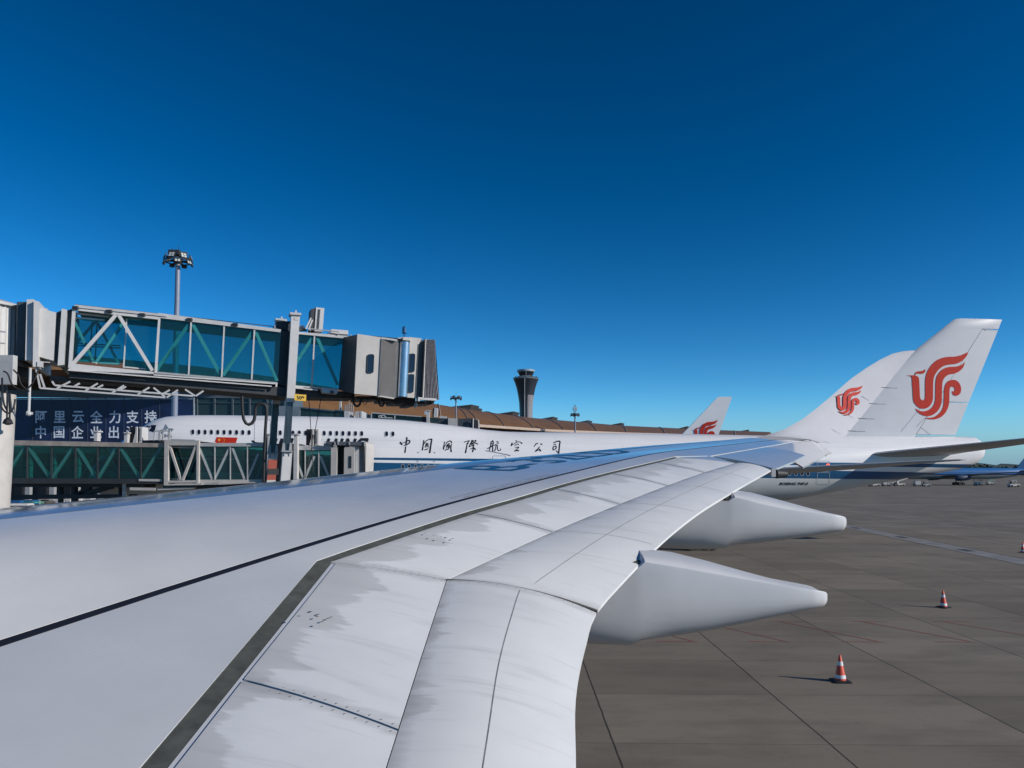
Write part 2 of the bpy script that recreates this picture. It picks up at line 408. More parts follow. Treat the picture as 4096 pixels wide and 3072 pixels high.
# drawn in a box of width 1 (x 0..1), y up, height about 1.07
EMB = fill([smooth_poly([((p[0] - 70) / 1305, (1548 - p[1]) / 1305) + ((1,) if len(p) > 2 else ()) for p in poly], 3) for poly in EMBLEM])
def stroke(mb, pts, w0, w1=None, wm=None):
    """a brush stroke: a ribbon whose width follows the hand"""
    pp = smooth_poly(pts, 5, closed=False); n = len(pp); w1 = w0 if w1 is None else w1; wm = (w0 + w1) / 2 if wm is None else wm
    L, Rr = [], []
    for i, p in enumerate(pp):
        a, b = pp[max(i-1, 0)], pp[min(i+1, n-1)]; dx, dy = b[0]-a[0], b[1]-a[1]; l = math.hypot(dx, dy) or 1
        s = i / (n - 1); wd = (w0*(1-s)**2 + 2*wm*s*(1-s) + w1*s*s) / 2
        L.append((p[0] - dy/l*wd, p[1] + dx/l*wd, 0)); Rr.append((p[0] + dy/l*wd, p[1] - dx/l*wd, 0))
    for i in range(n - 1): mb.face([L[i], L[i+1], Rr[i+1], Rr[i]])
    for p, wd in ((pp[0], w0), (pp[-1], w1)):
        mb.face([(p[0] + wd*.52*math.cos(a*math.pi/5), p[1] + wd*.52*math.sin(a*math.pi/5), 0) for a in range(10)])

# ------------------------------------------------------------------ our own aircraft: the starboard wing
class Curve3:
    """a line on the wing, given at several distances along the span; pchip between, straight beyond"""
    def __init__(s, pts):
        P = sorted(pts, key=lambda p: p[1]); s.P = [np.array(p, float) for p in P]
        y = np.array([p[1] for p in P]); s.y = y; s.c = []
        for ax in (0, 2):
            f = np.array([p[ax] for p in P]); h = np.diff(y); dl = np.diff(f) / h; d = np.zeros(len(y))
            d[0], d[-1] = dl[0], dl[-1]
            for k in range(1, len(y) - 1):
                w1, w2 = 2*h[k] + h[k-1], h[k] + 2*h[k-1]
                d[k] = (w1*dl[k-1] + w2*dl[k]) / (w1 + w2)
            s.c.append((f, d))
    def __call__(s, Y):
        y = s.y; out = []
        for f, d in s.c:
            if Y <= y[0]: out.append(f[0] + d[0]*(Y-y[0])); continue
            if Y >= y[-1]: out.append(f[-1] + d[-1]*(Y-y[-1])); continue
            k = int(np.searchsorted(y, Y)) - 1; h = y[k+1]-y[k]; t = (Y-y[k])/h
            out.append((2*t**3-3*t*t+1)*f[k] + (t**3-2*t*t+t)*h*d[k] + (3*t*t-2*t**3)*f[k+1] + (t**3-t*t)*h*d[k+1])
        return Vector((out[0], Y, out[1]))
    def Y_at(s, px):
        lo, hi = 3.0, 32.0
        for _ in range(50):
            m = (lo+hi)/2; p = s(m); d = p - O
            c_, s_ = math.cos(PITCH), math.sin(PITCH); dep = d.y*c_ + d.z*s_
            if 512 + F*d.x/dep < px: lo = m
            else: hi = m
        return (lo+hi)/2
def curve(*pts): return Curve3([at(*p) for p in pts])
CREST = curve((0,508.2,9.8),(200,489.4,11.8),(375,471,14.35),(462,462.3,16.1),(550,454.6,18.3),(648,445.8,21.7),(700,442,24.0),(756,437.5,27.15))
SPAR = curve((0,646,6.54),(180,587,7.93),(400,518,10.73),(475,497,12.2),(561,475,14.48),(658,453,18.35),(700,448,20.7),(793,438,28.5))
HINGE_IN = curve((157,768,5.1),(326,562,9.0))
HINGE = curve((326,562,9.0),(475,512.4,11.43),(520,499.4,12.45),(565,485.6,13.66),(678,457,18.13))
AHINGE = curve((710.3,456.2,19.0),(766,446.7,23.6),(808.8,439.3,28.3))
MID_IN = curve((386,768,5.2),(423.5,650,7.1),(446.5,580,9.0))
MID_OUT = curve((446.5,580,9.0),(552,531.8,11.05),(619,504,12.85),(667,485.4,14.67),(703.5,472.4,16.4),(735,463,18.3))
class Two:
    def __call__(s, Y): return MID_IN(Y) if Y < 9 else MID_OUT(Y)
    def Y_at(s, px): return MID_IN.Y_at(px) if px < 446.5 else MID_OUT.Y_at(px)
MID = Two()
TRAIL = curve((576,768,5.8),(576,694,6.98),(586,643,8.1),(597,611,9.0),(625,579,9.8),(662,542,11.1),(694,516,12.5),(727,495,14.4),(771,470,18.0))
def hinge(Y):
    if Y < 9: return HINGE_IN(Y)
    if Y <= 18.13: return HINGE(Y)
    if Y < 19: return HINGE(18.13).lerp(AHINGE(19.0), (Y-18.13)/.87)
    return AHINGE(Y)
WING = empty('airliner_wing_and_tip', (0, 6, 0), 'huge pale grey airliner wing in the foreground, sweeping away to an upturned tip', 'aircraft wing')
WING.name = 'airliner'; OFF['airliner'] = Vector((0, 6, 0))
WING['label'] = 'airliner whose huge pale grey wing with upturned tip fills the foreground'; WING['category'] = 'airliner'
DN = Vector((0, 0, -1))
def top(Y, c):
    """upper skin: c 0 at the crest, 1 at the rear spar line, 2 at the spoiler hinge"""
    a, b = CREST(Y), SPAR(Y)
    if c <= 1:
        p = a.lerp(b, c); dx = b.x - a.x; s = ((b.z - a.z)/dx + .0101) / .55
        z = 0.0; G = ((0, .09), (.03, .045), (.15, -.01), (.3, -.06), (.6, s), (1.0, s))      # slope along the chord, from the crest aft
        for (c0, g0), (c1, g1) in zip(G, G[1:]):
            if c <= c0: break
            e = min(c, c1); ge = g0 + (g1-g0)*(e-c0)/(c1-c0); z += (e-c0)*(g0+ge)/2
        p.z = a.z + dx*z; return p
    return b.lerp(hinge(Y), c - 1)
Ys = [1.5, 3, 4.5, 5.5, 6.2, 7, 7.8, 8.6] + [9 + .5*k for k in range(18)] + [18.13, 18.6, 19] + [19.5 + .6*k for k in range(13)]
# forward skin and the lower surface: one closed box with a rounded nose
def nose(Y, k, n=7):
    a = CREST(Y); sl = top(Y, .06) - a; sl = sl / abs(sl.x) ; r_ = .42 * min(1, max(.32, (30 - Y) / 21))
    t = k / n * math.pi * .93
    return Vector((a.x - r_*1.25*math.sin(t), Y, a.z - r_*(1 - math.cos(t)) - .09*r_*1.25*math.sin(t)))
mb = MB(); rings = []
cs = [.305, .35, .4, .45, .5, .56, .62, .68, .75, .86, .98]
for Y in Ys:
    th = .9 * min(1, max(.22, (31 - Y) / 22))
    h_ = hinge(Y)
    ring = [top(Y, c) for c in cs]
    ring += [top(Y, .98) - Vector((0, 0, .05)), SPAR(Y) + Vector((0, 0, -.06)), ]
    ring += [h_ + Vector((0, 0, -.12)), h_ + Vector((.1, 0, -.45*th - .1)), SPAR(Y) + Vector((0, 0, -th)), CREST(Y).lerp(SPAR(Y), .3) + Vector((0, 0, -th*1.05)), nose(Y, 7) + Vector((.3, 0, -.04)), top(Y, .305) - Vector((0, 0, .12))]
    rings.append(ring)
mb.loft(rings, True, True)
obj('wing', mb, M['wing'], WING, smooth=28)
# strip between rear spar joint and the hinge
mb = MB(); rings = []
for Y in [y for y in Ys if y < 19.01]:
    a, h_ = SPAR(Y), hinge(Y); d = (h_ - a); dn = d.normalized()
    back = h_ - dn * ((.13 - .05*(Y-9)/9) if Y > 9 else .11)
    r = [a + dn*.022, a.lerp(back, .5) + Vector((0, 0, .004)), back, back + DN*.05, a + dn*.022 + DN*.05]
    rings.append(r)
mb.loft(rings, True, True); obj('shroud_panel', mb, M['wing'], WING, smooth=30)
mb = MB(); rings = []
for Y in [y for y in Ys if y > 18.9]:
    a, h_ = SPAR(Y), hinge(Y); dn = (h_ - a).normalized()
    rings.append([a + dn*.015, h_ - dn*.03, h_ - dn*.03 + DN*.05, a + dn*.015 + DN*.05])
mb.loft(rings, True, True); obj('tip_shroud_panel', mb, M['wing'], WING, smooth=30)
mb = MB()                                               # dark sealant at the bottom of the joint along the spar
rings = [[top(Y, .982) + Vector((.012, 0, .004)), SPAR(Y) + Vector((.012, 0, .004)), SPAR(Y) + (hinge(Y) - SPAR(Y)).normalized()*.024 + Vector((0, 0, .003)), SPAR(Y) + Vector((.03, 0, -.05)), top(Y, .98) + Vector((0, 0, -.05))] for Y in Ys]
mb.loft(rings, True, True); obj('joint_seal', mb, M['ink'], WING)
mb = MB(); rings = []                                   # leading edge, bare and shiny
for Y in Ys:
    ring = [top(Y, c) + Vector((0, 0, .002)) for c in (.30, .26, .22, .18, .15, .12, .09, .06, .03, .015)] + [nose(Y, k) for k in range(8)]
    ring += [nose(Y, 7) + Vector((.25, 0, .02)), top(Y, .30) - Vector((0, 0, .1))]
    rings.append(ring)
mb.loft(rings, True, True); obj('leading_edge_slat', mb, M['slat'], WING, smooth=50)

M['joint'] = paint('panel_joint', (.24, .24, .25), .6, .3, 5)
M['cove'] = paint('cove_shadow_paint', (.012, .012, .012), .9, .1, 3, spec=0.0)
def panel(name, la, a0, a1, lb, b0, b1, m, bulge=.02, inset=.012, nu=14, nv=8, th=.05, start=0.0, end=0.0, drop=0.0):
    """a movable panel between two lines of the wing; its ends may run askew to the span"""
    A = lambda s: la(a0 + (a1 - a0)*s); B = lambda s: lb(b0 + (b1 - b0)*s)
    mb = MB(); uv = []; ed = []; lu = (A(1) - A(0)).length; topv = []
    for i in range(nu + 1):
        s = i / nu; e = inset / max(lu, .1); s = e + s*(1 - 2*e); a, b = A(s), B(s); L = (b - a).length
        for j in range(nv + 1):
            q = start/L + (1 - start/L - end/L) * j / nv
            p = a.lerp(b, q); p.z += bulge*4*q*(1-q) - drop*q
            topv.append(p); uv.append((s*lu + a0*1.7, q*L/1.6)); ed.append((min(s, 1-s)*lu, min(q*L, 1.0)))
    n = nv + 1
    nz = lambda v: v + DN*th
    mb.v = [tuple(p) for p in topv] + [tuple(nz(p)) for p in topv]; uv = uv + uv; T = len(topv)
    for i in range(nu):
        for j in range(nv):
            a = i*n + j; mb.f.append([a, a+n, a+n+1, a+1]); mb.f.append([T+a, T+a+1, T+a+n+1, T+a+n])
    per = [i*n for i in range(nu+1)] + [nu*n + j for j in range(1, n)] + [i*n + nv for i in range(nu-1, -1, -1)] + [j for j in range(nv-1, 0, -1)]
    for k in range(len(per)):
        a, b = per[k], per[(k+1) % len(per)]; mb.f.append([a, b, T+b, T+a])
    o_ = obj(name, mb, m, WING, smooth=35, uvs=uv)
    l = o_.data.uv_layers.new(name='edge'); ed = ed + ed
    for lp in o_.data.loops: l.data[lp.index].uv = ed[lp.vertex_index]
    return o_
HI = lambda Y: HINGE_IN(Y)
gaps_in = [(None, None), (231.5, 398), (326, 447)]
ha = [2.2, HINGE_IN.Y_at(231.5), 9.0]; ma = [2.6, MID.Y_at(398), 9.0]
SP_OFF_IN, SP_OFF = .12, .05
for k in range(2): panel('spoiler', HI, ha[k], ha[k+1], MID, ma[k], ma[k+1], M['wingpanel'], .025, .014, start=SP_OFF_IN, end=.004)
hx = [9.0] + [HINGE.Y_at(p) for p in (472.6, 554, 610, 655.7)] + [18.1]; mx = [9.0] + [MID.Y_at(p) for p in (552.3, 619, 667, 703.5)] + [18.3]
for k in range(5): panel('spoiler', HINGE, hx[k], hx[k+1], MID, mx[k], mx[k+1], M['wingpanel'], .02, .014, start=SP_OFF, end=.004)
mb = MB()                                               # pale lip along the front edge of the spoilers
for f_, y0, y1, n_ in ((HINGE_IN, 2.2, 8.98, 12), (HINGE, 9.02, 17.9, 22)):
    rings = []
    for k in range(n_ + 1):
        Y = y0 + (y1-y0)*k/n_; a = f_(Y); b = MID(Y); dn = (b - a).normalized(); o0, o1 = (.065, .117) if y0 < 9 else (.034, .046)
        rings.append([a + dn*o0 + DN*.003, a + dn*o1 + DN*.003, a + dn*o1 + DN*.03, a + dn*o0 + DN*.03])
    mb.loft(rings, True, True)
obj('spoiler_lip', mb, M['wing'], WING, smooth=30)
mb = MB()
for f_, y0, y1, n_ in ((HINGE_IN, 2.2, 9.0, 12), (HINGE, 9.0, 18.1, 22)):
    rings = []
    for k in range(n_ + 1):
        Y = y0 + (y1-y0)*k/n_; a = f_(Y); b = MID(Y); dn = (b - a).normalized(); o0, o1 = (-.15, .09) if y0 < 9 else (-.17, .05)
        rings.append([a + dn*o0 + DN*.007, a + dn*o1 + DN*.007, a + dn*o1 + DN*.08, a + dn*o0 + DN*.08])
    mb.loft(rings, True, True)
obj('hinge_seal', mb, M['seal_and_shade'], WING)
# flaps: inboard and outboard of the kink
panel('flap', MID, 2.6, 9.0, TRAIL, 2.9, 8.97, M['flap'], .10, .012, nu=24, nv=14, th=.035, start=.006)
panel('flap', MID, 9.0, 18.3, TRAIL, 9.03, 18.0, M['flap'], .06, .012, nu=30, nv=12, th=.035, start=.006)
for px in (552.3, 619, 667, 703.5):                   # faint butt joints carried on across the flap, and one along it
    mb = MB(); Ym = MID.Y_at(px); a, b = MID(Ym), TRAIL(Ym - .12); row = []
    for k in range(13):
        q = .02 + .93*k/12; p = a.lerp(b, q); p.z += .06*4*q*(1-q) + .002; row.append(p)
    for p, q in zip(row, row[1:]): mb.face([p - Vector((0, .006, 0)), q - Vector((0, .006, 0)), q + Vector((0, .006, 0)), p + Vector((0, .006, 0))])
    obj('flap_joint', mb, M['joint'], WING, recalc=False)
for y0, y1, fr_, bl in ((9.2, 17.8, .52, .06), (3.2, 8.9, .50, .10)):
    mb = MB(); row = []
    for k in range(31):
        Y = y0 + (y1-y0)*k/30; p = MID(Y).lerp(TRAIL(Y), fr_); p.z += bl*4*fr_*(1-fr_) + .002; row.append(p)
    for p, q in zip(row, row[1:]): mb.face([p - Vector((.006, 0, 0)), q - Vector((.006, 0, 0)), q + Vector((.006, 0, 0)), p + Vector((.006, 0, 0))])
    obj('flap_joint', mb, M['joint'], WING, recalc=False)
# dark cavity under the movable panels, well below the gaps
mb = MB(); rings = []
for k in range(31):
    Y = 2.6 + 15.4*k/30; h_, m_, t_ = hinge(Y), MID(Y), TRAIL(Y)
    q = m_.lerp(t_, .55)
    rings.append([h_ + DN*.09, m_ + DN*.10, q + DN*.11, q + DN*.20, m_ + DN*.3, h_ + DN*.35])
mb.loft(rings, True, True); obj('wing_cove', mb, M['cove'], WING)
mb = MB()                                               # rub strip over the kink gap, outer end fitting and bolts
a, b = MID(9.0), TRAIL(9.0); pts = []
for k in range(9):
    q = k/8; p = a.lerp(b, q); p.z += .10*4*q*(1-q)*.8 - .004; pts.append(p)
mb.tube(pts, .018, 6)
p = at(771, 470.5, 18.1); 
obj('flap_end_seal', mb, M['seal_and_shade'], WING)
mb = MB(); p = at(773, 472.6, 18.3); mb.box(p, (.10, .10, .20)); obj('flap_end_fitting', mb, M['white'], WING)
mb = MB(); p = at(776, 474, 18.5); mb.tube([p, p + Vector((.26, .05, .0))], [.11, .08], 12); obj('flap_drive_cover', mb, M['dark'], WING, smooth=40)
# fixed filler and the ailerons
ATR = curve((775, 468.8, 18.5), (792.5, 461.6, 20.5), (806, 454.8, 22.5))
ATR2 = curve((802.9, 467, 21.8), (826.5, 454.5, 26.6))
panel('fixed_trailing_panel', lambda s: hinge(18.15).lerp(AHINGE(19.0), s), 0, 1, lambda s: MID(18.3).lerp(at(774, 468.9, 18.35), s*.02), 0, 1, M['wing'], 0, .004, nu=3, nv=4)
panel('aileron', AHINGE, 19.05, 23.5, ATR, 18.5, 22.4, M['gloss'], .03, .01, nu=14, nv=8, start=.05)
panel('aileron', AHINGE, 23.55, 28.2, ATR2, 21.8, 26.6, M['gloss'], .02, .01, nu=14, nv=6, start=.05)
mb = MB(); mb.slab([at(809, 439.6, 28.3), at(826, 454.2, 26.7), at(831.4, 452.1, 27.3), at(818, 443, 28.6)], (0, .02, -.05)); obj('wing_tip_fairing', mb, M['wing'], WING)
mb = MB(); rings = []
for k in range(13):
    Y = 19.05 + 9.1*k/12; a = AHINGE(Y); rings.append([a + Vector((-.06, 0, -.035)), a + Vector((.12, 0, -.035)), a + Vector((.12, 0, -.09)), a + Vector((-.06, 0, -.09))])
mb.loft(rings, True, True); obj('aileron_hinge_seal', mb, M['ink'], WING)
# the upturned tip
WL = [((756,437.5),(809.5,439.4),27.15,28.35),((770,434.2),(820,443.0),28.0,28.9),((784,429.6),(834,443.6),28.8,29.4),((802,419.4),(841,440.0),29.6,29.9),((816,408.8),(846.5,434.8),30.1,30.3),((829,398),(857.6,421.4),30.6,30.8),
      ((840,388.3),(866.5,410.5),31.0,31.2),((851,378.7),(875.5,399),31.4,31.6),((866,368.2),(885.5,386.7),31.8,31.9),((880,359.7),(895.5,374.2),32.2,32.25),((892.6,353.6),(905.5,362),32.5,32.5),((903,351.2),(912,354.2),32.7,32.7),((911,350.6),(915,350.9),32.8,32.8)]
WLY = lambda py: float(np.interp(py, [350.6,353.6,359.7,378.7,398,419.4,429.6,437.5], [32.8,32.5,32.2,31.4,30.6,29.6,29.0,28.4]))
mb = MB(); rings = []
for (lx, ly), (tx, ty), y0, y1 in WL:
    th = .10 - .07*(y0 - 27)/6; n = 8; front = []; back = []
    a, b = at(lx, ly, y0), at(tx, ty, y1)
    up = Vector((0, -.55, .8)).lerp(Vector((-.1, -1, .25)), min(1, (y0-27)/3)).normalized()
    for k in range(n + 1):
        q = k/n; p = a.lerp(b, q); t = th*1.9*math.sqrt(max(q, 0))*(1-q)*1.1
        front.append(p + up*t); back.append(p - up*t)
    rings.append(front + back[-2:0:-1])
mb.loft(rings, True, True); WLT = obj('winglet', mb, M['wingtip'], WING, smooth=40)
def wl_rows(s):
    i = min(int(s), len(WL) - 2); f = s - i
    a = at(*WL[i][0], WL[i][2]).lerp(at(*WL[i+1][0], WL[i+1][2]), f); b = at(*WL[i][1], WL[i][3]).lerp(at(*WL[i+1][1], WL[i+1][3]), f)
    y0 = a.y; th = .10 - .07*(y0 - 27)/6
    up = Vector((0, -.55, .8)).lerp(Vector((-.1, -1, .25)), min(1, (y0-27)/3)).normalized()
    return a, b, th, up
WG = []
for i_ in range(81):
    a, b, th, up = wl_rows(2 + 6*i_/80)
    for j_ in range(61):
        q = j_/60; p = a.lerp(b, q) + up*(th*1.9*math.sqrt(q)*(1-q)*1.1 + .02); d = p - O
        c_, s_ = math.cos(PITCH), math.sin(PITCH); dep = d.y*c_ + d.z*s_
        WG.append((512 + F*d.x/dep, PY0 - F*(d.z*c_ - d.y*s_)/dep, p.y))
WG = np.array(WG)
def wl_map(x, y):
    px, py = 834.5 + 28.2*x, 415.2 - 28.6*y*.97
    d2 = (WG[:, 0] - px)**2 + (WG[:, 1] - py)**2; k = np.argsort(d2)[:6]; w_ = 1/(d2[k] + .02)
    return at(px, py, float((WG[k, 2]*w_).sum()/w_.sum()) - .03)
obj('winglet_emblem', remap(cut(EMB, .08), wl_map), M['red'], WING, recalc=False)
mb = MB()                                               # static wicks on the trailing edge
for px, py in ((884, 387.4), (871.5, 403.5), (860.5, 418.3), (850.5, 430.8)):
    mb = MB(); p = at(px, py, WLY(py)); mb.tube([p - Vector((.1, 0, 0)), p + Vector((.22, 0, -.02)), p + Vector((.22, 0, -.02))], .013, 6); mb.tube([p + Vector((.2, 0, -.02)), p + Vector((.55, 0, -.03))], .008, 5)
    obj('static_wick', mb, M['dark'], WING)
# flap track fairings
def canoe(secs, dark_at):
    mb = MB(); rings = []
    for (x, yn, yf, zc, zk, zb, rd) in secs:            # near and far side, crown, crease and bottom heights
        ym = (yn + yf)/2; h = zk - zb; w_ = (yf - yn)/2
        pr = [(ym, zc), (yn + w_*.30, zc - (zc-zk)*.55), (yn + w_*.05, zk + (zc-zk)*.10), (yn + .004, zk - .015*h), (yn - .0*w_, zk - .06*h), (yn + .0*w_, zk - .40*h), (yn + w_*.02, zk - .55*h), (yn + w_*.08, zk - .69*h), (yn + w_*.19, zk - .81*h), (yn + w_*.36, zk - .91*h), (yn + w_*.60, zk - .97*h), (ym, zb)]
        prf = [(2*ym - y, z) for y, z in pr[-2:0:-1]]
        rings.append([Vector((x, y, z)) for y, z in pr + prf])
    mb.loft(rings, True, True); return mb
def z_at(px, py, Y): return at(px, py, Y).z
def fairing(x_of, keys, yn0, w0, w1, front):
    """keys: pixel rows of crown, crease and bottom at several pixel columns, read at the near crease"""
    secs = []
    yc = yn0 + w0/2
    for x, zc, zk, zb, wd in front: secs.append((x, yc - wd/2, yc + wd/2, zc, zk, zb, 0))
    n = len(keys)
    for i, (px, cr, ck, bt) in enumerate(keys):
        s = i/(n-1); wd = w0 + (w1-w0)*s
        yn = yc - wd/2; p = at(px, ck, yn)
        secs.append((p.x, yn, yc + wd/2, z_at(px, cr, yc), p.z, z_at(px, bt, yc - .1*wd), 0))
    return secs
k1 = [(645,548,560.8,641),(680,552,566.5,636),(715,560.5,573,630.5),(753,571,580,622.5),(785,579.5,585.5,615.5),(812,587,589.6,609.8),(823.5,589.4,591.3,607.2),(826,590.2,592.0,606.2),(827.3,592.6,593.6,603.8)]
s1 = fairing(None, k1, 10.2, 1.15, .42, [(-1.6, 4.3, 4.27, 3.75, .9), (.2, 4.31, 4.28, 3.36, 1.05), (1.0, 4.32, 4.29, 3.26, 1.1), (1.6, 4.34, 4.31, 3.24, 1.14)])
FT = obj('flap_track_fairing', canoe(s1, 0), M['fairing'], WING, smooth=33)
k2 = [(735,489,496.5,546),(760,492.5,502,544),(785,499,507.5,541),(810,506,511.5,537.5),(832,512,514.4,533.5),(843,514.5,516.3,531.6),(845.4,515.6,517.2,530.8),(846.4,518,518.8,528.6)]
s2 = fairing(None, k2, 14.5, 1.15, .42, [(.6, 5.08, 5.05, 4.4, .9), (2.6, 5.08, 5.05, 4.14, 1.05), (3.6, 5.09, 5.06, 4.10, 1.1), (4.05, 5.09, 5.06, 4.12, 1.14)])
obj('flap_track_fairing', canoe(s2, 0), M['fairing'], WING, smooth=33)
mb = MB()
for yn, x0, z0 in ((10.2, 1.42, 4.36), (14.5, 3.98, 5.02)): pass
for xa, yn, wd, zl, zc in ((1.70, 10.2, 1.15, z_at(645,562,10.2), z_at(645,549.5,10.775)), (4.14, 14.5, 1.15, z_at(735,497,14.5), z_at(735,490,15.07))):
    yc = yn + wd/2; mb = MB()
    mb.loft([[Vector((x, yn + .05, zl - .12)), Vector((x, yn + .06, zl - .01)), Vector((x, yc - .2, zc - .06)), Vector((x, yc + .2, zc - .06)), Vector((x, yn + wd - .06, zl - .01)), Vector((x, yn + wd - .05, zl - .12))] for x in (xa - .12, xa + .02)], True, True)
    obj('fairing_slot_shade', mb, M['seal_and_shade'], WING)  # dark block set into the fairing slot, standing for its shade
# lettering and small marks on the upper skin
def plan(Yv, off, lift=.004):
    """the point on the upper skin at span Yv, off metres ahead of the rear spar line"""
    a, b = CREST(Yv), SPAR(Yv); c = 1 - off / (b.x - a.x); p = top(Yv, max(0, min(1, c)))
    return p + Vector((0, 0, lift))
reg = cut(text_mesh('B-32LD', 1.0, .012), .1)
obj('registration_lettering', remap(reg, lambda x, y: plan(14.7 + x*1.62, 1.15 + y*1.60)), M['regblue'], WING, recalc=False)
for s_, oy, y0 in (('DO NOT WALK OUTSIDE THIS AREA', .20, 12.0), ('DO NOT WALK OUTSIDE THIS AREA', .08, 12.1)):
    t_ = cut(text_mesh(s_, .13, .0), .2)
    obj('warning_lettering', remap(t_, lambda x, y, oy=oy, y0=y0: plan(y0 + x*1.15, oy + y*.7)), M['grey'], WING, recalc=False)
def disc(mb, p, rx, ry):
    mb.face([p + Vector((rx*math.cos(a*math.pi/6), ry*math.sin(a*math.pi/6), 0)) for a in range(12)])
def on_panel(px, py, A, B, lift=.006):
    """point of a panel between two lines under the pixel, found by search"""
    best = None
    for i in range(121):
        Y = 3 + 16*i/120; a, b = A(Y), B(Y)
        for j in range(41):
            p = a.lerp(b, j/40); d = p - O; c_, s_ = math.cos(PITCH), math.sin(PITCH); dep = d.y*c_ + d.z*s_
            e = (512 + F*d.x/dep - px)**2 + (PY0 - F*(d.z*c_ - d.y*s_)/dep - py)**2
            if best is None or e < best[0]: best = (e, p)
    return best[1] + Vector((0, 0, lift + .02))
mb = MB(); hub = on_panel(322, 617.5, hinge, MID)
for dx, dy in ((-11, -3), (-5, 0), (6, 0), (3, 4.5), (-6, 5), (.5, 8.5), (-21, 11), (-2.5, 13.5)):
    z_ = hub.z - dx*.0116*.15*.5; mb_p = hub + Vector((dx*.0116 + dy*.006, -dy*.021, -dx*.0022 - dy*.0008 + .004)); mb = MB(); disc(mb, mb_p, .018, .018); obj('drain_hole', mb, M['ink'], WING, recalc=False)
hub = on_panel(445, 540.5, hinge, MID)
for dx, dy in ((-9, -2), (-3, -2.4), (4, -2.2), (8, -1), (1, 0), (6, 1), (-12, 2), (-6, 2.6), (3, 3), (-18, 0)):
    mb = MB(); disc(mb, hub + Vector((dx*.0145 + dy*.02, -dy*.07, -dx*.0026 + .006)), .018, .022); obj('drain_hole', mb, M['ink'], WING, recalc=False)
mb = MB()                                               # rivet heads along the chordwise gaps
def rivets(pa, pb, n, off):
    for k in range(n):
        q = (k + .5)/n; p = pa.lerp(pb, q); p.z += .025*4*q*(1-q) + .004
        for s_ in (-1, 1): disc(mb, p + Vector((0, s_*off, s_*off*.19)), .009, .009)
rivets(HINGE_IN(ha[1]).lerp(MID(ma[1]), .1), MID(ma[1]), 14, .05); obj('rivet_line', mb, M['grey'], WING, recalc=False); mb = MB()
rivets(HINGE_IN(9).lerp(MID(9), .1), MID(9), 14, .05); obj('rivet_line', mb, M['grey'], WING, recalc=False); mb = MB()
pa, pb = MID(9.0), TRAIL(9.0)
for k in range(16):
    q = (k+.5)/16; p = pa.lerp(pb, q); p.z += .10*4*q*(1-q) + .004; disc(mb, p + Vector((0, -.07, -.014)), .009, .009)
obj('rivet_line', mb, M['grey'], WING, recalc=False)

# ------------------------------------------------------------------ the double-deck airliner on the next stand
JO, JRZ = Vector((-30, 62.4, 0)), math.atan(.12)
JE = Vector((math.cos(JRZ), math.sin(JRZ), 0)); JN = Vector((-math.sin(JRZ), math.cos(JRZ), 0))
JET = empty('double_deck_airliner', JO, 'white double-deck jet airliner with blue cheat lines, black calligraphy and a tall red-emblem tail', 'airliner', rz=JRZ)
def L(px, py, off=0.0):
    p = on_plane(px, py, JO + JN*off, JN) - JO
    return Vector((p.dot(JE), off, p.z))
def tab(pts): return np.array([p[0] for p in pts], float), np.array([p[1] for p in pts], float)
_top = [(-3.8, 5.3), (-3.4, 6.2), (-2.6, 7.0), (-1.6, 7.85), (-.8, 8.5)] + [(L(a, b).x, L(a, b).z) for a, b in ((143,427.3),(148.3,423.7),(155.5,419.2),(167,416.4),(183,415.4),(200,415.2),(240,415.4),(283.5,416),(350,417.3),(395,419.4),(440,423.9),(476.6,428.5),(494.7,431.2),(520,432.1),(556,432.3),(698.8,434.2),(764,435.6),(900,436.3),(955,436.4))] + [(73.0, 8.80), (73.6, 8.45), (74.0, 7.7)]
_bot = [(-3.8, 4.9), (-3.4, 4.2), (-2.6, 3.6), (-1.5, 3.1), (1, 2.65), (4, 2.5), (44, 2.5), (50, 2.72), (55.3, 3.15), (60.9, 4.12), (64.8, 4.82), (69, 5.45), (71.4, 5.80), (73, 6.35), (73.6, 6.75), (74.0, 7.4)]
_wid = [(-3.8, .15), (-3.4, .85), (-2.6, 1.45), (-1.5, 1.95), (0, 2.45), (2, 2.85), (5, 3.15), (8, 3.25), (44, 3.25), (50, 3.12), (56, 2.75), (62, 2.2), (68, 1.6), (72, 1.15), (73.2, .9), (73.7, .6), (74.0, .15)]
T_, B_, W_ = tab(_top), tab(_bot), tab(_wid)
SMC = {}
def sm(tb, s):
    k_ = (id(tb), round(s, 2))
    if k_ not in SMC:
        x, y = tb
        SMC[k_] = float(np.mean(np.interp([s + d for d in (-.5, -.25, 0, .25, .5)], x, y))) if 0 < s < 72.5 else float(np.interp(s, x, y))
    return SMC[k_]
def inside(s, y, z):
    tp, bt, wd = sm(T_, s), sm(B_, s), sm(W_, s)
    mt = min(tp, 9.0); zc, b = (mt + bt)/2, max((mt - bt)/2, .01)
    if (y/wd)**2 + ((z-zc)/b)**2 <= 1: return True
    if s < 45:
        bu = min(2.5, (tp - bt)/2.2); au = wd*.80; zu = tp - bu
        if (y/au)**2 + ((z-zu)/bu)**2 <= 1: return True
        if zc < z < zu and abs(y) < wd*math.sqrt(max(0, 1-((zc-zc)/b)**2)) * (1 - .20*(z-zc)/max(zu-zc, .1)) and zu > zc: return abs(y) < wd*(1-.2*((z-zc)/(zu-zc))**2)
    return False
HWC = {}
def hw(s, z):
    k_ = (round(s, 2), round(z, 2))
    if k_ not in HWC: HWC[k_] = hw_(*k_)
    return HWC[k_]
